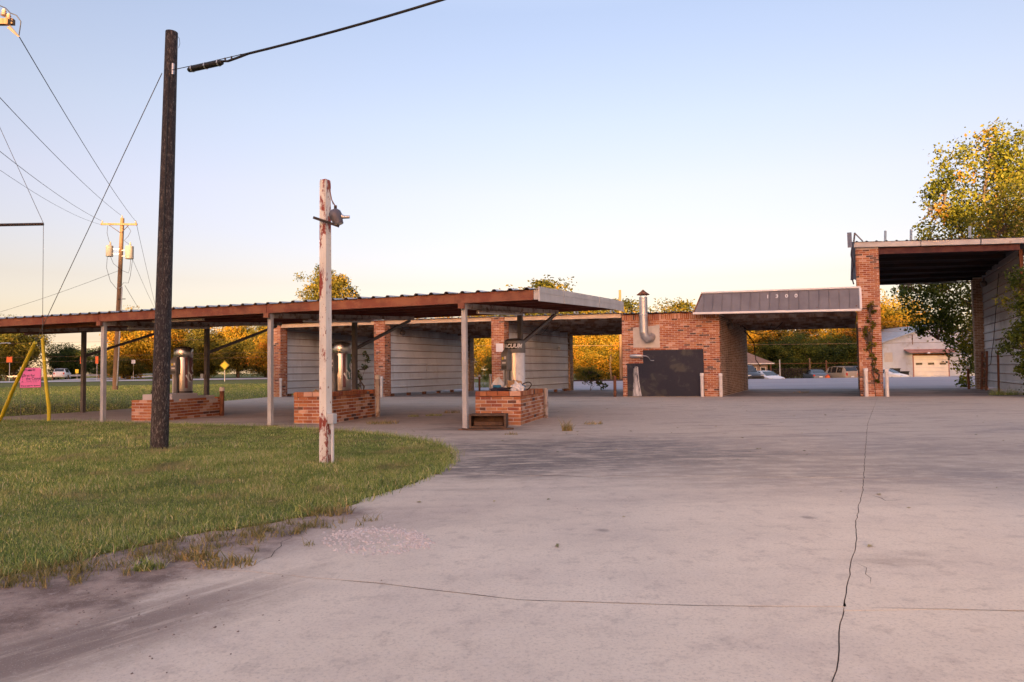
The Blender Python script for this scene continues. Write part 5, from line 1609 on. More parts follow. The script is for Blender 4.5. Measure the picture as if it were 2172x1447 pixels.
loop([(-27.65, 49.6, 9.6), (-27.75, 49.5, 8.3), (-27.9, 49.5, 7.75), (-28.3, 49.6, 7.8), (-28.6, 49.6, 7.4)])
MB().tube([(-28.62, 49.6, 7.4), (-28.35, 49.5, 7.5), (-28.35, 49.5, 7.2), (-28.7, 49.6, .3)], .04, 6).build('riser_pipe', M_GALV, fp, smooth=True)
MB().beam((-28.7, 49.6, 6.6), (-28.1, 49.5, 6.6), .05, .05).build('step_bracket', M_IRON, fp)
wl = 'conductor running from the near crossarm back to the transformer pole, '
wire('power_line', (-11.33, 15.5, 8.93), (-27.45, 49.6, 12.3), .25, .011, wl + 'highest of them', group='overhead power lines', cat='power line')
wire('power_line', (-12.75, 15.35, 10.1) if False else (-13.0, 15.3, 8.95), (-28.55, 49.75, 12.75), .3, .011, wl + 'second from the right', group='overhead power lines', cat='power line')
wire('power_line', (-14.4, 15.2, 8.6), (-29.9, 49.6, 12.35), .4, .011, wl + 'third from the right', group='overhead power lines', cat='power line')
wire('power_line', (-14.7, 15.2, 8.15), (-30.0, 49.6, 12.1), .55, .008, wl + 'lowest of them', group='overhead power lines', cat='power line')
wire('power_line', (-27.4, 49.6, 12.1), (-52, 101, 8.2), .3, .014, 'conductor falling from the right arm end of the transformer pole', group='overhead power lines', cat='power line')
wire('power_line', (-27.7, 49.6, 9.6), (-51.3, 101, 7.8), .3, .012, 'conductor falling from the right transformer', group='overhead power lines', cat='power line')
wire('power_line', (-28.2, 49.6, 7.6), (-52.6, 101, 7.2), .3, .014, 'service drop falling right from the riser bracket', group='overhead power lines', cat='power line')
wire('power_line', (-28.75, 49.7, 8.7), (-62, 70, 5.6), .5, .012, 'thin wire sloping left from the transformer pole', group='overhead power lines', cat='power line')
for z, y, lb in ((4.9, 80, 'uppermost'), (3.3, 82, 'middle'), (2.75, 83, 'lowest')):
    wire('roadside_wire', (-120, y, z), (-25, y + 1, z + .35), .15, .012, 'pale %s wire of the three strung along the far roadside at left' % lb, M_POLE, 'wires along the far roadside', cat='wire')
bp = thing('wooden_utility_pole', 'orange lit wooden pole with a pale meter seen through the third bay', 'utility pole', (9.85, 62.0, -.2))
MB().tube([(9.85, 62, -.3), (9.9, 62, 8.2)], .14, 10, .11).build('pole', M_POLE, bp, smooth=True)
MB().box((10.15, 61.8, 1.2), (.3, .2, .55)).build('meter_box', worn('pale_green_box', (.5, .58, .45), (.56, .63, .5), 3, .5), bp)
MB().tube([(10.1, 61.85, 1.0), (10.1, 61.85, -.2)], .04, 6).build('conduit', M_GALV, bp)
for z, lb in ((5.75, 'top'), (5.2, 'second'), (4.75, 'third'), (3.5, 'bottom thick')):
    wire('street_wire', (-8, 71 + z * .1, z + .2), (70, 72, z), .25, .012 if z > 4 else .02, 'pale wire behind the fourth bay, %s of the four' % lb, M_POLE, 'wires behind the bays', cat='wire')

# ------------------------------------------------------------------ pink notice
ps = thing('yard_sign', 'pink event sign between the two yellow guards', 'sign', (-11.53, 16.35, 0))
rx_, uz_ = Vector((math.cos(.06), math.sin(.06), .012)), Vector((0, 0, 1))
sc_ = Vector((-11.53, 16.35, 1.02))
R3 = Matrix((rx_.normalized(), Vector((-math.sin(.06), math.cos(.06), 0)), uz_)).transposed()
MB().box(sc_, (.47, .012, .46), R=R3).build('board', M_PINK, ps)
MB().box(sc_ + Vector((0, .006, -.0)), (.488, .006, .478), R=R3).build('board_edge', worn('dark_pink_edge', (.35, .05, .16), (.4, .06, .2), 4, .7), ps)
for sgn in (-1, 1):
    MB().tube([sc_ + rx_ * .225 * sgn + Vector((0, .012, .26)), sc_ + rx_ * .225 * sgn + Vector((0, .012, -1.04))], .004, 5).build('wire_leg', M_WIRELT, ps)
    MB().box(sc_ + rx_ * .232 * sgn + Vector((0, -.002, .235)), (.018, .02, .06)).build('clip', M_WHITE, ps)
nf = Vector((math.sin(.06), -math.cos(.06), 0))
for body, dx, dz, size, bold in (("DON'T MISS IT!", -.07, .178, .052, .003), ('Bras for', -.03, .055, .082, .001), ('the Cause', .065, -.02, .082, .001), ('Thursday, October 9', .05, -.078, .034, .0), ('Want to enter? Be a Sponsor!', 0, -.192, .036, .002)):
    text_part('lettering', body, size, M_INK, ps, sc_ + nf * .0075 + rx_ * dx + uz_ * dz, rx_, uz_, .0006, bold=bold)
em = MB(); q = sc_ + nf * .008 + rx_ * -.18
em.beam(q + uz_ * .09, q + uz_ * .04, .006, .002); em.box(q + uz_ * .025, (.04, .002, .022)); em.beam(q + uz_ * .012, q + uz_ * -.06, .004, .002)
em.box(q + uz_ * -.1, (.05, .002, .008)); em.box(q + uz_ * -.085, (.02, .002, .012))
for bx0, bx1 in ((-.02, .09), (.105, .16), (.175, .27)):
    em.beam(q + rx_ * (.07 + bx0) + uz_ * -.115, q + rx_ * (.07 + bx1) + uz_ * -.115, .006, .002)
em.build('emblem', M_INK, ps)

# ------------------------------------------------------------------ road furniture on the left
def post_sign(name, x, y, w_, h_, zc, mat, label, diamond=False, group=None, pole=M_GALV, cat='road sign', back=None):
    z0 = T(x, y)
    o = thing(name, label, cat, (x, y, z0 - .05), group)
    if diamond:
        a = w_ / 2
        MB().hexa([(x - a, y, zc), (x, y, zc - a), (x, y + .02, zc - a), (x - a, y + .02, zc)][:0] or [(x, y, zc - a), (x, y + .02, zc - a), (x + a, y + .02, zc), (x + a, y, zc)],
                  [(x - a, y, zc), (x - a, y + .02, zc), (x, y + .02, zc + a), (x, y, zc + a)]).build('face', mat, o)
        b = a * .88
        for (p, q) in (((-b, 0), (0, b)), ((0, b), (b, 0)), ((b, 0), (0, -b)), ((0, -b), (-b, 0))):
            MB().beam((x + p[0], y - .006, zc + p[1]), (x + q[0], y - .006, zc + q[1]), .008, .03).build('border_line', M_INK, o)
    else:
        MB().box((x, y, zc), (w_, .02, h_)).build('face', mat, o)
    MB().tube([(x, y + .05, z0 - .1), (x, y + .05, zc)], .04, 6).build('post', pole, o)
    return o
post_sign('warning_sign', -31.6, 75, 1.05, 1.05, 2.0, M_YSIGN, 'yellow diamond warning sign beyond the canopy right of the farthest vacuum', True)
post_sign('road_sign', -66.3, 90, .75, .75, 3.3, M_ORANGE, 'small orange sign on a pale post at the left road', False)
post_sign('road_sign', -59.3, 94, .4, 1.0, 3.2, M_ORANGE, 'tall narrow orange marker behind the dark left canopy post', False)
post_sign('road_sign', -57.2, 94, .4, 1.0, 3.2, M_ORANGE, 'narrow orange marker right of the dark left canopy post', False)
post_sign('marker_sign', -66.3, 104, .5, .6, 1.75, M_YSIGN, 'small yellow marker by the guard rail right of the pink sign', False)
post_sign('road_sign', -55.5, 100, .55, .55, 3.0, M_WHITE, 'small white sign beyond the transformer pole', False)
sp_ = thing('street_lamp', 'street lamp with curved pale arm at the left frame edge', 'street lamp', (-53.8, 70, T(-53.8, 70)))
MB().tube([(-53.8, 70, 0), (-53.8, 70, 3.5), (-53.4, 70, 4.2), (-52.4, 70, 4.5), (-51.7, 70, 4.52)], [.09, .07, .05, .05, .05], 8).build('arm', M_GALV, sp_, smooth=True)
MB().lathe([(.05, 0), (.14, .04), (.12, .12), (.03, .16)], (-51.6, 70, 4.4), 10).build('lamp_head', M_TANK, sp_, smooth=True)
gr = thing('guard_rail', 'long wooden posted guard rail beside the far highway', 'guard rail', (-72, 104, .4))
pl_ = [Vector((-74 - 0 + (y - 104) * -.05 if y < 110 else -63.5 - (y - 100) * .42 + 0, y, 0)) for y in ()] 
gpts = [(-83, 112), (-75, 112.5), (-66, 114), (-66, 124), (-70, 140), (-77, 165), (-88, 195)]
gpts = [(-83.5, 110), (-76, 111), (-70.5, 113), (-71.5, 122), (-77, 140), (-88, 170)]
gpts = [(-80, 108), (-74, 110), (-69, 114), (-64, 122), (-66, 140), (-76, 170)]
gv_ = wob([(a_, b_) for a_, b_ in gpts], 2.0, 0)
for i, (a_, b_) in enumerate(gv_):
    if i % 1 == 0:
        MB().box((a_, b_, T(a_, b_) + .35), (.18, .18, .75)).build('rail_post', M_POLE, gr)
for (p, q) in zip(gv_[:-1], gv_[1:]):
    MB().beam((p[0], p[1], T(*p) + .62), (q[0], q[1], T(*q) + .62), .06, .28).build('rail', M_GALV, gr)

# ------------------------------------------------------------------ cars
def car(name, label, cat, loc, rz, paint, kind='sedan'):
    o = thing(name, label, cat, loc)
    ROOT[o.name] = (0, 0, 0)
    # stations along x (front +): x, half width, sill, belt z, roof half width, roof z
    if kind == 'sedan':
        L_, st = 4.5, [(-2.25, .70, .35, .80, .55, .86), (-2.1, .84, .28, .95, .68, 1.00), (-1.45, .90, .24, .98, .66, 1.08), (-.75, .90, .24, .97, .60, 1.40), (0, .90, .24, .96, .62, 1.46), (.55, .90, .24, .95, .60, 1.40), (1.35, .90, .24, .92, .66, 1.0), (2.0, .86, .26, .80, .62, .86), (2.25, .70, .35, .62, .50, .68)]
        cab = (2, 6)
    else:
        L_, st = 4.6, [(-2.3, .78, .40, .98, .62, 1.08), (-2.2, .88, .32, 1.05, .70, 1.25), (-1.85, .92, .28, 1.06, .70, 1.70), (-.9, .92, .28, 1.05, .71, 1.76), (0, .92, .28, 1.04, .71, 1.76), (.55, .92, .28, 1.02, .69, 1.70), (1.3, .92, .28, 1.0, .70, 1.12), (2.05, .88, .30, .90, .66, .98), (2.3, .74, .38, .72, .55, .80)]
        cab = (1, 6)
    body, glass = MB(), MB()
    ringn = 9
    for (x, hw, zb, zbelt, rw_, zrf) in st:
        body.v += [(x, -hw * .92, zb), (x, -hw, zb + .2), (x, -hw * .97, zbelt), (x, -rw_, zrf - .03), (x, 0, zrf), (x, rw_, zrf - .03), (x, hw * .97, zbelt), (x, hw, zb + .2), (x, hw * .92, zb)]
    for i in range(len(st) - 1):
        for j in range(8):
            q = (i * 9 + j, i * 9 + j + 1, (i + 1) * 9 + j + 1, (i + 1) * 9 + j)
            body.face(q[::-1])
        body.face((i * 9, (i + 1) * 9, (i + 1) * 9 + 8, i * 9 + 8)[::-1])
    body.face(list(range(9))); body.face(list(range((len(st) - 1) * 9, len(st) * 9))[::-1])
    bo = body.build('body', paint, o, smooth=True)
    def pane(idx, name, e=.012, ins=.12):
        P = [Vector(body.v[k]) for k in idx]
        c_ = sum(P, Vector()) / len(P)
        nrm = (P[1] - P[0]).cross(P[2] - P[0]).normalized()
        if nrm.dot(c_ - Vector((0, 0, .8))) < 0: nrm = -nrm
        Q = [p.lerp(c_, ins) + nrm * e for p in P]
        MB().poly([tuple(p) for p in Q]).build(name, M_GLASS, o)
    for i in range(cab[0], cab[1]):
        if i in (cab[0], cab[1] - 1) and kind == 'sedan' or i == cab[1] - 1 or (kind != 'sedan' and i == cab[0]):
            continue
        for a_, b_ in ((2, 3), (5, 6)):
            pane((i * 9 + a_, i * 9 + b_, (i + 1) * 9 + b_, (i + 1) * 9 + a_), 'side_window')
    i = cab[1] - 1
    pane((i * 9 + 3, i * 9 + 5, (i + 1) * 9 + 5, (i + 1) * 9 + 3), 'windscreen', .03, .06)
    i = cab[0]
    pane((i * 9 + 3, i * 9 + 5, (i + 1) * 9 + 5, (i + 1) * 9 + 3), 'rear_window', .03, .08)
    for x in (-1.38, 1.38):
        for y in (-.80, .80):
            wh = MB().tube([(x, y - .1, .32), (x, y + .1, .32)], .32, 16).build('wheel', M_TYRE, o)
            MB().tube([(x, y + (.105 if y > 0 else -.105), .32), (x, y + (.11 if y > 0 else -.11), .32)], .2, 12).build('rim', M_GALV, wh)
    zf, xf = st[-2][3], st[-1][0]
    for y in (-.6, .6):
        MB().box((xf - .14, y, zf - .1), (.2, .34, .13)).build('headlight', M_LAMPGLASS, o, bevel=.02)
        MB().box((st[0][0] + .06, y * 1.1, st[1][3] - .12), (.14, .22, .3 if kind != 'sedan' else .16)).build('tail_light', M_REDLAMP, o, bevel=.02)
        MB().box((.75, y / abs(y) * 1.0, 1.0), (.12, .16, .12)).build('mirror', paint, o, bevel=.03)
    MB().box((xf - .02, 0, zf - .28), (.06, .9, .12)).build('grille', M_RUBBER, o)
    MB().box((xf - .03, 0, .42), (.1, 1.2, .12)).build('bumper_grille', M_RUBBER, o)
    MB().box((st[0][0] - .005, 0, .68), (.02, .34, .12)).build('number_plate', M_WHITE, o)
    if kind == 'suv':
        for y in (-.58, .58):
            MB().beam((-1.7, y, 1.80), (.4, y, 1.80), .04, .04).build('roof_rail', M_IRON, o)
        MB().beam((-1.2, -.6, 1.82), (-1.2, .6, 1.82), .05, .04).build('roof_bar', M_IRON, o)
    o.location = loc
    o.rotation_euler = (0, 0, rz)
    return o
def cpaint(name, c, m=0.): 
    t_ = NT(name, .3, m, .6); t_.color(t_.mix(t_.step(t_.noise(1.5, 3), .3, .7), c, tuple(k * .92 for k in c))); return t_.m
P_W, P_T, P_D, P_B, P_R = cpaint('white_car_paint', (.72, .72, .74)), cpaint('tan_car_paint', (.40, .31, .22)), cpaint('dark_car_paint', (.025, .026, .032)), cpaint('blue_grey_car_paint', (.10, .13, .17)), cpaint('maroon_car_paint', (.09, .02, .02))
zc = lambda x, y: T(x, y) - .035
car('parked_car', 'white sedan facing the lot seen through the fourth bay', 'car', (23.75, 64.6, zc(24, 64.6)), math.radians(-78), P_W)
car('parked_car', 'dark sedan half hidden behind the white sedan', 'car', (24.2, 68.5, zc(24, 68.5)), math.radians(-95), P_D)
car('parked_car', 'black car glimpsed at the left edge of the fourth bay opening', 'car', (20.85, 61.8, zc(21, 62)), math.radians(-80), P_D, 'suv')
car('parked_suv', 'tan estate car with roof rails seen from behind through the fourth bay', 'car', (34.8, 73, zc(34, 73)), math.radians(100), P_T, 'suv')
car('parked_suv', 'dark blue grey car parked right of the tan one', 'car', (37.0, 74, zc(36, 74)), math.radians(98), P_B, 'suv')
car('parked_car', 'low blue grey car parked left of the tan one', 'car', (33.0, 74.5, zc(33, 74)), math.radians(80), P_B)
car('parked_car', 'white car glimpsed beside the vine covered tall column', 'car', (38.3, 70.5, zc(38, 70)), math.radians(-60), P_W)
car('white_car', 'white hatchback driving away on the far highway at left', 'car', (-73.8, 112, T(-73, 112) + .03), math.radians(112), P_W, 'suv')

# ------------------------------------------------------------------ buildings behind
gg = thing('garage_building', 'grey blue boarded garage with white roller door and faded red awning', 'garage', (50, 80, -.75))
gx0, gx1, gz, gr_ = 43.4, 57.0, 3.6, 5.75
gm = (gx0 + gx1) / 2
for i in range(11):
    z0_, z1_ = -.8 + i * .44, -.8 + (i + 1) * .44 - .02
    if z1_ > 3.6: z1_ = 3.6
    MB().box(((gx0 + 46.95) / 2, 80.05, (z0_ + z1_) / 2), (46.95 - gx0, .1, z1_ - z0_)).build('wall_board', M_GARAGE, gg) if z0_ < 2.1 else MB().box((gm, 80.05, (z0_ + z1_) / 2), (gx1 - gx0, .1, z1_ - z0_)).build('wall_board', M_GARAGE, gg)
    if z0_ < 2.1:
        MB().box(((51.05 + gx1) / 2, 80.05, (z0_ + z1_) / 2), (gx1 - 51.05, .1, z1_ - z0_)).build('wall_board', M_GARAGE, gg)
MB().hexa([(gx0, 80, 3.62), (gx1, 80, 3.62), (gx1, 80.1, 3.62), (gx0, 80.1, 3.62)], [(gm - .05, 80, gr_), (gm + .05, 80, gr_), (gm + .05, 80.1, gr_), (gm - .05, 80.1, gr_)]).build('gable', M_GARAGE, gg)
MB().hexa([(gx0, 80.12, -.8), (gx1, 80.12, -.8), (gx1, 92, -.8), (gx0, 92, -.8)], [(gx0, 80.12, 3.6), (gx1, 80.12, 3.6), (gx1, 92, 3.6), (gx0, 92, 3.6)]).build('wall', M_GARAGE, gg)
for sgn, xe in ((-1, gx0 - .4), (1, gx1 + .4)):
    MB().hexa([(gm, 79.7, gr_ + .02), (xe, 79.7, gz - .1), (xe, 92.3, gz - .1), (gm, 92.3, gr_ + .02)][::-sgn], [(gm, 79.7, gr_ + .14), (xe, 79.7, gz + .02), (xe, 92.3, gz + .02), (gm, 92.3, gr_ + .14)][::-sgn]).build('roof', M_ROOF, gg)
dr = MB().box((49.0, 80.02, .55), (4.05, .06, .05)).build('roller_door', M_DOOR, gg)
for i in range(6):
    z0_ = -.75 + i * .475
    sl_ = MB().box((49.0, 80.0, z0_ + .2325), (4.05, .05, .455)).build('door_panel', M_DOOR, dr)
for x in (47.6, 49.0, 50.4):
    MB().box((x, 79.97, 1.13), (.74, .03, .26)).build('door_window', M_GLASS, dr)
for x in (46.93, 51.08):
    MB().box((x, 79.98, .65), (.12, .08, 2.9)).build('door_frame', M_REDROOF, gg)
MB().box((49, 79.97, 2.2), (4.2, .07, .22)).build('door_header', M_RUST, gg)
for i in range(8):
    xa, xb = 45.9 + i * .72, 45.9 + (i + 1) * .72 - .02
    MB().hexa([(xa, 78.9, 2.38), (xb, 78.9, 2.38), (xb, 80, 2.75), (xa, 80, 2.75)], [(xa, 78.9, 2.44), (xb, 78.9, 2.44), (xb, 80, 2.85), (xa, 80, 2.85)]).build('awning_sheet', M_REDROOF, gg)
MB().box((44.05, 79.97, 1.95), (.95, .04, 1.1)).build('louvre_panel', M_TANK, gg)
MB().tube([(46.9, 79.9, 3.4), (46.9, 79.9, 4.6)], .04, 6).build('vent_pipe', M_RUST, gg)
MB().lathe([(.05, 0), (.18, .02), (.1, .12), (.03, .16)], (48.1, 78.85, 2.3), 10).build('door_lamp', M_WHITE, gg)
for x, lb in ((44.0, 'black wheeled bin by the garage wall, left one'), (45.0, 'dark low bin right of the wheeled bin at the garage')):
    o = thing('wheeled_bin', lb, 'bin', (x, 78.6, -.75), 'bins by the garage')
    hh = 1.35 if x < 44.5 else 1.0
    MB().hexa([(x - .3, 78.3, -.7), (x + .3, 78.3, -.7), (x + .3, 78.9, -.7), (x - .3, 78.9, -.7)], [(x - .38, 78.2, -.75 + hh), (x + .38, 78.2, -.75 + hh), (x + .38, 79, -.75 + hh), (x - .38, 79, -.75 + hh)]).build('tub', P_D, o)
    MB().box((x, 78.58, -.72 + hh), (.84, .9, .06)).build('lid', P_D, o)
hs_ = thing('house', 'low brown house with hip roof at the left of the fourth bay opening', 'house', (23.5, 77, -.75))
MB().hexa([(19, 75, -.8), (28, 75, -.8), (28, 82, -.8), (19, 82, -.8)], [(19, 75, 1.42), (28, 75, 1.42), (28, 82, 1.42), (19, 82, 1.42)]).build('wall', worn('brown_boards', (.26, .19, .16), (.31, .24, .2), 3, .8), hs_)
MB().hexa([(18.4, 74.4, 1.40), (28.6, 74.4, 1.40), (28.6, 82.6, 1.40), (18.4, 82.6, 1.40)], [(21, 77.5, 3.3), (25.2, 77.5, 3.3), (25.2, 79, 3.3), (21, 79, 3.3)]).build('roof', M_SHINGLE, hs_)
MB().box((23.5, 74.42, 1.38), (10.1, .06, .12)).build('fascia_board', M_OFFWHITE, hs_)
for x in (26.5, 27.5):
    wn = MB().box((x, 74.97, .55), (.62, .06, .95)).build('window', M_OFFWHITE, hs_)
    MB().box((x, 74.93, .55), (.46, .03, .8)).build('pane', M_GLASS, wn)
fe = thing('iron_fence', 'dark iron picket fence behind the parked cars', 'fence', (32, 79, -.75))
for i in range(90):
    x = 25 + i * .19
    MB().box((x, 78.9, .1), (.07, .04, 1.5)).build('picket', M_IRON, fe)
for z in (-.35, .72):
    MB().beam((25, 78.94, z), (42.2, 78.94, z), .04, .05).build('fence_rail', M_IRON, fe)
for x, mt in ((25, M_IRON), (29.8, M_RUST), (34.3, M_POLE), (36.2, M_RUST), (42.2, M_IRON)):
    MB().box((x, 78.8, .45 + (.3 if mt is M_POLE else 0)), (.14, .12, 2.4)).build('fence_post', mt, fe)
MB().beam((25, 79.0, 1.35), (42.2, 79.0, 1.35), .05, .05).build('top_cable', M_RUST, fe)
pb = thing('lot_pole', 'thin pale marker post behind the white sedan', 'post', (27.4, 70, -.75))
MB().tube([(27.4, 70, -.75), (27.4, 70, 1.75)], .05, 6).build('pole', M_OFFWHITE, pb)
kb = solo('parking_kerb', MB().box((7, 58.7, .03), (15, .22, .2)), M_IRON, 'long low dark timber along the lot edge seen through the third bay', 'kerb', (7, 58.7, 0))
bx_ = solo('valve_box', MB().box((30.4, 66, -.3), (.35, .3, .8)), M_ORANGE, 'small red box on the ground right of the white sedan', 'box', (30.4, 66, -.7))

# ------------------------------------------------------------------ trees
def crown(seed, rx, ry, rz_, zc_, nclump, nleaf, leaf, crad, mat, shell=.45, low=0., lump=.28, droop=0.):
    """leaf quads gathered in clumps through an uneven crown; origin at the trunk foot"""
    g = np.random.default_rng(seed)
    d = g.standard_normal((nclump, 3)); d /= np.linalg.norm(d, axis=1)[:, None]
    ph = g.uniform(0, 6.3, 6)
    lumpf = 1 + lump * (np.sin(d[:, 0] * 3.1 + ph[0]) * np.sin(d[:, 1] * 2.7 + ph[1]) + .7 * np.sin(d[:, 2] * 4 + d[:, 0] * 2.3 + ph[2]))
    r = (shell + (1 - shell) * g.uniform(0, 1, nclump) ** .6) * lumpf
    c = d * r[:, None] * np.array([rx, ry, rz_])
    c[:, 2] += zc_
    c[:, 2] = np.maximum(c[:, 2], low + g.uniform(0, .6, nclump))
    cr = crad * g.uniform(.6, 1.35, nclump)
    ct = np.clip(.5 + .2 * g.standard_normal(nclump), .1, .95)
    n = nclump * nleaf
    ci = np.repeat(np.arange(nclump), nleaf)
    off = np.clip(g.standard_normal((n, 3)) * .5, -.85, .85)
    off[:, 2] *= .7
    p = c[ci] + off * cr[ci][:, None]
    p[:, 2] = np.maximum(p[:, 2] - droop * np.abs(off[:, 0]) * cr[ci], .05)
    nr = g.standard_normal((n, 3)) + np.array([0, 0, .5]) + .6 * off
    nr /= np.linalg.norm(nr, axis=1)[:, None]
    t1 = np.cross(nr, g.standard_normal((n, 3))); t1 /= np.linalg.norm(t1, axis=1)[:, None] + 1e-9
    t2 = np.cross(nr, t1)
    sz = leaf * g.uniform(.6, 1.3, n)
    a, b = t1 * sz[:, None] * .5, t2 * sz[:, None] * .34
    v = np.stack([p - a, p - b * .9 + a * .1, p + a, p + b * .9 + a * .1], 1).reshape(-1, 3)
    f = np.arange(n * 4).reshape(-1, 4)
    tint = np.clip(ct[ci] + .13 * g.standard_normal(n), 0, 1)
    return array_mesh('crown', v, f, mat, tint), c

def trunk_mesh(seed, h, r, centres, nlimb=9):
    g = random.Random(seed)
    mb = MB()
    pts = [(g.uniform(-.1, .1) * k, g.uniform(-.1, .1) * k, h * k / 5 - .1) for k in range(6)]
    mb.tube(pts, [r * (1 - .6 * k / 5) for k in range(6)], 8)
    idx = g.sample(range(len(centres)), min(nlimb, len(centres)))
    for i in idx:
        c = centres[i]
        k = g.uniform(.3, .9)
        s_ = Vector(pts[int(k * 5)])
        e = Vector(c)
        m = s_.lerp(e, .5) + Vector((0, 0, .12 * (e - s_).length))
        mb.tube([s_, s_.lerp(m, .6) , m, e], [r * .45, r * .34, r * .24, r * .06], 5)
    return mb.mesh('trunk', M_BARK)
KINDS = {}
def kind_(key, seed, rx, ry, rz_, zc_, ncl, nlf, leaf, crad, mat, th, tr_, **kw):
    me, c = crown(seed, rx, ry, rz_, zc_, ncl, nlf, leaf, crad, mat, **kw)
    KINDS[key] = (me, trunk_mesh(seed, th, tr_, c))
# unit trees about 9 m tall
kind_('gold_a', 1, 3.4, 3.2, 4.0, 4.9, 141, 165, .26, 1.25, M_GOLD, 5.5, .24, low=.5)
kind_('gold_b', 2, 3.9, 3.4, 3.6, 5.1, 148, 165, .26, 1.2, M_GOLD, 5.5, .26, low=.6, lump=.34)
kind_('gold_c', 3, 2.7, 2.7, 4.4, 4.9, 126, 165, .26, 1.15, M_GOLD, 6, .22, low=.3)
kind_('olive_a', 4, 3.8, 3.4, 4.0, 4.8, 156, 165, .26, 1.25, M_OLIVE, 5, .26, low=.3)
kind_('olive_b', 5, 3.4, 3.4, 3.7, 4.9, 141, 165, .26, 1.2, M_OLIVE, 5, .24, low=.2, lump=.34)
kind_('green_a', 6, 3.6, 3.4, 3.8, 4.4, 156, 165, .26, 1.2, M_GREEN, 4.5, .24, low=.1)
kind_('green_b', 7, 3.2, 3.2, 4.2, 4.6, 141, 165, .26, 1.2, M_GREEN, 5, .22, low=.1, lump=.34)
kind_('round', 8, 4.3, 4.0, 4.2, 10.3, 190, 110, .27, .95, M_OLIVE, 9, .34, low=5.6, shell=.35, lump=.2)
def tree(key, x, y, h, label, wide=1., rz=None, name='tree', group='trees behind the car wash', base=9.2):
    z = T(x, y) - .05
    o = thing(name, label, 'tree', (x, y, z), group)
    k = h / base
    me, tm = KINDS[key]
    a = random.uniform(0, 6.3) if rz is None else rz
    for nm_, m_ in (('trunk', tm), ('crown', me)):
        c = put_mesh(nm_, m_, o)
        c.scale = (k * wide, k * wide, k)
    o.rotation_euler = (0, 0, a)
    return o
GL = 'trees beyond the highway at left'
# left cluster and dark treeline
for args in [
    ('gold_b', -84, 112, 8.9, 'tall olive gold tree at the left frame edge', 1.05),
    ('olive_a', -79.5, 109, 9.0, 'olive gold tree behind the pink sign', 1.05),
    ('olive_b', -90, 120, 8.4, 'dark olive tree cut by the left frame edge', 1.2),
    ('green_a', -77.5, 119, 6.6, 'dark green tree right of the olive gold tree above the yellow guards', 1.2),
    ('green_b', -76, 130, 6.8, 'dark green tree behind the white hatchback', 1.3),
    ('green_a', -86, 135, 6.0, 'dark green tree deep behind the pink sign', 1.6),
    ('green_b', -83, 150, 6.4, 'tapering green tree where the left treeline starts to drop', 1.5),
    ('olive_b', -90, 165, 6.2, 'small reddish topped tree on the slope of the left treeline', 1.5),
    ('green_a', -95, 185, 6.6, 'far green tree left of the dark left canopy post', 2.0),
    ('green_b', -108, 205, 7.0, 'far dark tree at the low end of the left treeline', 2.2),
    ('gold_b', -122, 240, 11.5, 'lone rounded golden tree far down the highway', 1.2),
    ('green_a', -125, 250, 7.5, 'far green tree under the lone golden one', 2.2),
    ('green_b', -112, 245, 7.2, 'far green tree right of the lone golden one', 2.2),
    ('green_a', -100, 230, 6.6, 'far low tree behind the transformer pole', 2.2),
    ('gold_a', -62.6, 110, 8.6, 'golden tree right of the transformer pole, leftmost of its clump', .85),
    ('gold_c', -59.4, 106, 9.6, 'slim golden tree just left of the dark pole', 1.0),
    ('gold_b', -55.6, 107, 9.3, 'golden tree behind the dark creosoted pole', .95),
    ('gold_c', -51.5, 104, 9.2, 'yellow tree behind the farthest vacuum', 1.1),
    ('gold_a', -48.0, 108, 9.4, 'golden tree above the farthest island', .9),
    ('olive_a', -46.0, 101, 6.6, 'dark olive bushy tree beside the yellow diamond sign', 1.1),
    ('gold_b', -43.0, 107, 9.5, 'golden crown above the yellow diamond sign', .9),
    ('olive_b', -40.5, 101, 6.4, 'dark olive bushy tree right of the yellow diamond sign', 1.1),
    ('gold_a', -38.0, 105, 8.9, 'golden tree left of the first brick column', .9),
    ('olive_a', -35.8, 100, 6.9, 'olive tree hidden partly by the first brick column', 1.0),
    ('gold_c', -50.0, 99.5, 3.2, 'low golden bush at the foot of the left trees', 1.5),
    ('olive_b', -57.0, 101, 3.6, 'low olive bush at the foot of the golden clump', 1.5)]:
    tree(args[0], args[1], args[2], args[3], args[4], args[5], group=GL)
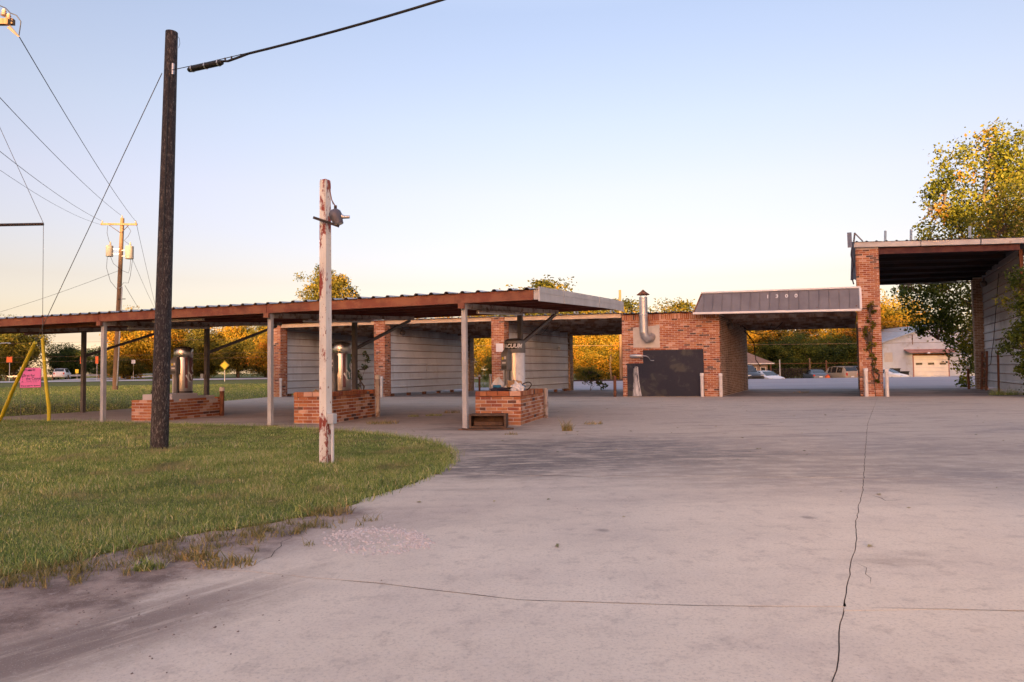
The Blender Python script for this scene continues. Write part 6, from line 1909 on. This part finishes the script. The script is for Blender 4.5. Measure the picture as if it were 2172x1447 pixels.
# behind the building
tree('round', -24.6, 92, 14.4, 'big round olive tree rising above the canopy behind the white post', 1.0, 1.0, base=14.6)
for args in [
    ('gold_b', -33, 96, 7.9, 'golden tree above the first bay roof at its left', 1.1),
    ('gold_a', -28, 97, 8.3, 'golden tree under the big round tree, left side', 1.1),
    ('gold_b', -20.5, 97, 8.4, 'golden tree under the big round tree, right side', 1.1),
    ('gold_a', -14, 96, 8.5, 'golden tree above the second bay roof', 1.2),
    ('gold_b', -9, 96, 9.0, 'golden tree between the second and third roof brackets', 1.1),
    ('gold_c', -4.5, 94, 9.3, 'golden tree above the third brick column', 1.2),
    ('gold_a', -1.6, 84, 6.0, 'green gold tree in the back gap of the second bay', 1.0),
    ('olive_a', 5.2, 98, 12.9, 'olive crown rising above the canopy end, left one', 1.4),
    ('olive_b', 9.6, 95, 11.6, 'tall olive gold crown rising above the canopy end, right one', 1.4),
    ('gold_b', 9.5, 93, 10.4, 'golden tree above the third bay roof', 1.0),
    ('gold_a', 8.4, 76, 6.9, 'golden tree filling the left of the third bay opening', 1.0),
    ('gold_b', 12.2, 74, 7.4, 'orange gold tree filling the right of the third bay opening', .95),
    ('olive_a', 13.2, 87, 9.3, 'olive crown above the roof just left of the equipment room', 1.5),
    ('olive_b', 24.4, 88, 8.8, 'olive crown between flue pipe and grey awning', 1.4),
    ('gold_c', 15.5, 86, 8.4, 'golden tree behind the end of the canopy fascia', 1.1),
    ('olive_b', 17.0, 88, 9.5, 'olive crown left of the flue pipe', 1.5),
    ('gold_b', 17.2, 82, 8.0, 'golden foliage right behind the equipment room roof', 1.1),
    ('olive_a', 21.2, 87, 9.3, 'olive crown right of the flue pipe', 1.5),
    ('gold_a', 24.5, 82, 7.0, 'golden tree at the left end of the grey awning', 1.1),
    ('gold_b', 28.5, 86, 8.0, 'golden tree at the left of the fourth bay opening', 1.15),
    ('gold_c', 33.5, 88, 8.4, 'orange topped tree in the middle of the fourth bay opening', 1.2),
    ('gold_a', 39.0, 90, 8.6, 'golden tree at the right of the fourth bay opening', 1.2),
    ('green_a', 32.0, 82.5, 5.8, 'green tree behind the iron fence, middle one', 1.1),
    ('green_b', 36.0, 83, 5.6, 'dark green tree behind the tan car', 1.1),
    ('green_a', 40.5, 84, 6.0, 'dark green tree at the right end of the iron fence', 1.1),
    ('olive_b', 28.6, 83.5, 4.9, 'olive tree behind the white sedan', 1.0),
    ('gold_b', 43.5, 88, 8.3, 'golden tree right of the vine covered column', 1.0),
    ('gold_b', 51.5, 95, 11.6, 'bright golden tree rising left behind the garage roof', .9),
    ('gold_a', 47.0, 93, 9.5, 'golden tree between the vine covered column and the garage', .9),
    ('gold_a', 57.5, 97, 11.0, 'golden tree right behind the garage', 1.0),
    ('olive_a', 66, 92, 10, 'olive tree at the far right behind the bays', 1.2)]:
    tree(*args[:5], wide=args[5])
tree('olive_b', 7.6, 70, 2.3, 'low green bush in the left of the third bay opening', 1.3)
tree('green_a', -1.2, 72, 3.0, 'low green bush in the back gap of the second bay', 1.3)
# bare pale trunks under the golden trees of the third bay
for x, y, h, lb in ((10.6, 73, 3.8, 'bare pale trunk in the third bay opening, left one'), (12.6, 72.5, 3.6, 'bare pale trunk in the third bay opening, right one')):
    o = thing('bare_trunk', lb, 'tree trunk', (x, y, -.75), 'bare trunks behind the bays')
    MB().tube([(x, y, -.8), (x - .15, y, 1.5), (x + .05, y, h)], [.13, .1, .06], 7).build('stem', M_BARK, o, smooth=True)
    MB().tube([(x - .12, y, 1.7), (x + .5, y, 2.7), (x + .9, y, 3.6)], [.06, .045, .03], 5).build('limb', M_BARK, o, smooth=True)

M_TALLTREE = foliage('tall_tree_leaves', [(0, (.05, .07, .009)), (.4, (.13, .15, .016)), (.7, (.21, .20, .022)), (.9, (.29, .20, .025)), (1, (.33, .15, .03))])
M_SHRUB = foliage('shrub_leaves', [(0, (.025, .042, .008)), (.4, (.07, .105, .014)), (.75, (.14, .165, .02)), (1, (.26, .22, .03))])
# big tree over the tall bay: detailed leaves
def big_tree(name, label, x, y, clusters, leaf, mat, nleaf, trunk, seed, droop=0., cat='tree'):
    """clusters: (dx, dy, z, r) lumps of leaves relative to the foot, each split into sprays"""
    g = np.random.default_rng(seed)
    cc, rr_ = [], []
    for (dx, dy, z, r) in clusters:
        m = max(3, int(9 * r * r))
        q = g.standard_normal((m, 3)); q /= np.linalg.norm(q, axis=1)[:, None]
        q *= (r * g.uniform(.25, 1.0, m) ** .6)[:, None]
        cc.append(q + np.array([dx, dy, z])); rr_.append(np.full(m, min(.55, .5 * r)))
    c = np.concatenate(cc); cr = np.concatenate(rr_)
    n = len(c) * nleaf
    ci = np.repeat(np.arange(len(c)), nleaf)
    off = g.standard_normal((n, 3)) * .55
    p = c[ci] + off * cr[ci][:, None]
    p[:, 2] -= droop * (off[:, 0] ** 2) * cr[ci]
    nr = g.standard_normal((n, 3)) + np.array([0, -.2, .6]); nr /= np.linalg.norm(nr, axis=1)[:, None]
    t1 = np.cross(nr, g.standard_normal((n, 3))); t1 /= np.linalg.norm(t1, axis=1)[:, None] + 1e-9
    t2 = np.cross(nr, t1)
    sz = leaf * g.uniform(.6, 1.3, n)
    a, b = t1 * sz[:, None] * .5, t2 * sz[:, None] * .30
    v = np.stack([p - a, p - b, p + a, p + b], 1).reshape(-1, 3)
    zt = (c[:, 2] - c[:, 2].min()) / (np.ptp(c[:, 2]) + 1e-6)
    ct = np.clip(.42 + .2 * g.standard_normal(len(c)), .05, .95)
    tint = np.clip(ct[ci] + .13 * g.standard_normal(n), 0, 1)
    me = array_mesh('crown', v, np.arange(n * 4).reshape(-1, 4), mat, tint)
    o = thing(name, label, cat, (x, y, T(x, y) - .03))
    put_mesh('crown', me, o)
    mb = MB()
    r_ = random.Random(seed)
    for pts, rad in trunk:
        mb.tube(pts, [rad * (1 - .75 * i / (len(pts) - 1)) for i in range(len(pts))], 7)
    ends = [Vector(p) for pts, _ in trunk for p in pts[1:]]
    for i in r_.sample(range(len(c)), min(len(c), 60)):
        e = Vector(c[i]); s_ = min(ends, key=lambda q: (q - e).length)
        m_ = s_.lerp(e, .5) + Vector((r_.uniform(-.1, .1), r_.uniform(-.1, .1), .1 * (e - s_).length))
        mb.tube([s_, m_, e], [.035, .022, .008], 4)
    b_ = mb.build('trunk', M_BARK)
    b_.parent = o
    return o
rt = [(-2.6, -.3, 9.6, .7), (-2.5, 0, 8.6, .9), (-1.9, -.4, 10.8, 1.1), (-1.6, .2, 9.4, 1.3), (-1.9, .4, 8.0, 1.3), (-.6, -.3, 11.6, 1.0), (-.2, 0, 10.2, 1.4), (-.3, .2, 8.6, 1.5), (.4, -.2, 12.2, .8),
      (1.2, 0, 11.4, 1.3), (1.4, .2, 9.8, 1.5), (1.0, .3, 8.0, 1.5), (2.6, 0, 11.6, 1.2), (2.9, .2, 10.2, 1.5), (-.9, .3, 7.2, 1.0), (2.4, .2, 8.2, 1.4), (4.2, .2, 10.6, 1.6), (4.0, 0, 8.6, 1.6)]
big_tree('tall_tree', 'tall yellow green tree rising over the roof of the tall bay', 24.2, 34, rt, .18, M_TALLTREE, 80,
         [([(0, 0, -.1), (.1, 0, 2.5), (0, 0, 5), (.2, 0, 7.4)], .26), ([(.1, 0, 4), (-1.2, 0, 7), (-2.4, 0, 9)], .12), ([(.1, 0, 5), (1.2, 0, 8), (1.6, 0, 10.6)], .13), ([(.2, 0, 7), (-.4, 0, 9.5), (0, 0, 11.6)], .1)], 31)
ht = [(-3.0, -.3, 4.6, .5), (-2.4, 0, 4.9, .7), (-1.5, 0, 4.9, .8), (-.6, .1, 4.9, .9), (-2.0, -.1, 4.1, .7), (-1.2, 0, 3.7, .9), (-.4, 0, 3.9, .9), (-1.5, -.2, 2.9, .7), (-.7, -.1, 2.7, .8), (0, 0, 2.9, .8), (-1.0, -.2, 2.0, .5), (-.3, -.2, 1.7, .7),
      (.2, -.2, 1.0, .6), (-.2, -.3, .45, .5), (.5, 0, 2.0, .8), (.6, 0, 3.8, 1.0), (.8, 0, 5.0, 1.0), (-2.2, -.2, 2.6, .35), (-1.9, 0, 3.3, .8), (-1.1, .1, 4.4, .9), (-.2, .1, 3.3, .9), (-.9, .1, 3.2, .8), (-2.6, .1, 4.3, .6), (0, .1, 2.2, .7), (.3, .1, 1.5, .6)]
big_tree('overhanging_tree', 'leafy green tree hanging down behind the tall bay in front of the garage', 20.7, 31.2, ht, .15, M_SHRUB, 75,
         [([(1.2, .3, -.1), (1.0, .2, 2), (.6, .1, 4)], .12), ([(.6, .1, 3.6), (-.8, 0, 4.6), (-2.6, -.2, 4.9)], .07), ([(.8, .1, 2.6), (-.2, 0, 2.6), (-1.2, 0, 2.2)], .05), ([(1.1, .2, 1.2), (.4, 0, 1.3), (0, -.1, .7)], .04)], 32, .3)
yt = [(0, 0, 7.4, .9), (-.7, 0, 6.9, .7), (.6, 0, 7.9, .8), (1.2, 0, 7.0, 1.2), (-.3, 0, 6.2, .8), (.5, .2, 6.2, 1.1), (1.6, 0, 8.2, 1.0), (2.2, .2, 6.6, 1.2)]
big_tree('yellow_tree', 'feathery yellow tree behind the right end of the tall bay roof', 20.6, 28.6, yt, .15, M_LIME, 60,
         [([(.8, 0, -.1), (.7, 0, 3), (.6, 0, 6)], .12), ([(.6, 0, 4.5), (0, 0, 6.5)], .06), ([(.6, 0, 5), (1.6, 0, 7)], .06)], 33)
bt = [(.1, 0, 3.4, .45), (.25, 0, 2.8, .5), (.2, -.05, 2.2, .45), (.15, 0, 3.7, .5), (.0, 0, 3.1, .5), (.35, 0, 2.5, .5), (-.25, 0, 2.1, .4), (.3, 0, 1.8, .5), (.0, 0, 1.5, .5), (-.35, 0, 1.45, .4), (-.1, 0, .6, .35), (.3, 0, .4, .35), (-.15, 0, 1.9, .4), (.4, .1, 1.1, .45), (.1, 0, .9, .35), (.6, 0, 3.2, .6), (.7, 0, 2.2, .6), (-.1, 0, 2.7, .35), (.6, 0, 4.2, .5)]
big_tree('side_shrub', 'climbing green shrub at the right frame edge before the bay wall', 15.7, 20.9, bt, .10, M_SHRUB, 110,
         [([(.4, .1, -.05), (.45, .1, 1.4), (.4, .1, 3.2)], .035), ([(.45, .1, 1), (0, 0, 1.5)], .02)], 34, cat='shrub')
# low bushes, sapling, vine, weeds in the bays
bs = [(0, 0, .35, .3), (.25, -.1, .5, .25), (-.15, 0, .7, .25), (.5, -.1, .25, .2), (.1, 0, .95, .18), (.75, -.1, .18, .15), (.35, 0, .75, .15)]
p = B(11.7, 7.6)
big_tree('bush', 'small leafy green bush at the back column of the third bay', p[0] + .1, p[1], bs, .10, M_GREEN, 26, [([(0, 0, 0), (.1, 0, .5), (.1, 0, .9)], .015), ([(0, 0, 0), (.3, -.1, .4)], .012)], 35, cat='bush')
ss = [(0, 0, .9, .14), (-.12, 0, 1.2, .13), (-.28, 0, 1.5, .13), (-.3, 0, 1.75, .1), (.2, 0, 1.3, .13), (.28, 0, 1.6, .15), (.22, 0, 1.85, .13), (-.15, 0, .45, .15), (.1, 0, .2, .15), (-.2, 0, 1.0, .1)]
p = B(4.75, -.35)
big_tree('sapling', 'thin green sapling left of the second brick column', p[0], p[1], ss, .085, M_GREEN, 20, [([(0, 0, 0), (0, 0, .7), (-.2, 0, 1.5)], .012), ([(0, 0, .6), (.2, 0, 1.2), (.24, 0, 1.8)], .01)], 36, cat='sapling')
vp = []
for z, s_ in ((.55, 24.2), (.9, 24.12), (1.2, 24.1), (1.5, 24.02), (1.75, 24.05), (2.0, 23.98), (2.2, 24.0), (2.45, 24.05), (2.65, 24.0), (2.9, 24.1), (3.1, 24.08), (1.65, 23.92), (2.1, 23.9), (2.3, 23.85)):
    p = B(s_, -.09); vp.append((p[0], p[1], z, .12 if z > 1 else .07))
p0 = B(24.05, -.09)
big_tree('climbing_vine', 'green and yellow vine creeping up the tall brick column', p0[0], p0[1], [(a - p0[0], b - p0[1], z, r) for a, b, z, r in vp], .075, M_LIME, 30,
         [([(.08, 0, 0), (.02, 0, .9), (-.04, 0, 1.8), (.0, 0, 3.1)], .012)], 37, cat='vine')
def weeds(px, py, n, rad, h, lb, mat=M_BLADE, nm='weed_tuft'):
    gx, gy = GP(px, py); tuft(gx, gy, n, rad, h, mat, lb, name=nm, group='weeds by the bay walls')
weeds(622, 838, 160, .3, .22, 'dark weeds at the foot of the first bay wall')
weeds(815, 840, 110, .2, .15, 'dry weeds at the foot of the second brick column', M_DRY)
weeds(2135, 838, 500, .55, .16, 'thick green grass at the foot of the right bay wall')
weeds(1700, 833, 70, .3, .05, 'thin weeds across the floor joint of the fourth bay', M_DRY)
weeds(1028, 822, 500, .6, .5, 'pale green weeds behind the second bay gap')

# ------------------------------------------------------------------ unseen wood added sunset side: skyline shaped to shade everything near the ground
g = np.random.default_rng(77)
n = 42000
x = g.uniform(-420, 260, n)
top = np.interp(x, [-420, -90, -74, -48, -40, -30, -22, 260], [39.6, 39.6, 34.4, 34.4, 36.9, 36.9, 40.2, 40.2]) + .8 * np.sin(x * .25) + .5 * np.sin(x * .63 + 1)
z = top * (1 - g.uniform(0, 1, n) ** 1.5)
y = -300 + 30 * g.uniform(-.5, .5, n)
c = np.stack([x, y, z], 1)
nr = g.standard_normal((n, 3)); nr[:, 1] *= 1.6; nr /= np.linalg.norm(nr, axis=1)[:, None]
t1 = np.cross(nr, g.standard_normal((n, 3))); t1 /= np.linalg.norm(t1, axis=1)[:, None]; t2 = np.cross(nr, t1)
sz = g.uniform(1.2, 3.2, n)[:, None]
v = np.stack([c - t1 * sz * .6, c - t2 * sz * .5, c + t1 * sz * .6, c + t2 * sz * .5], 1).reshape(-1, 3)
tag(put_mesh('sun_block_woods', array_mesh('sun_block_woods', v, np.arange(n * 4).reshape(-1, 4), M_GREEN, g.uniform(0, 1, n))), 'unseen green wood added behind the camera to block the low sun', kind='stuff')
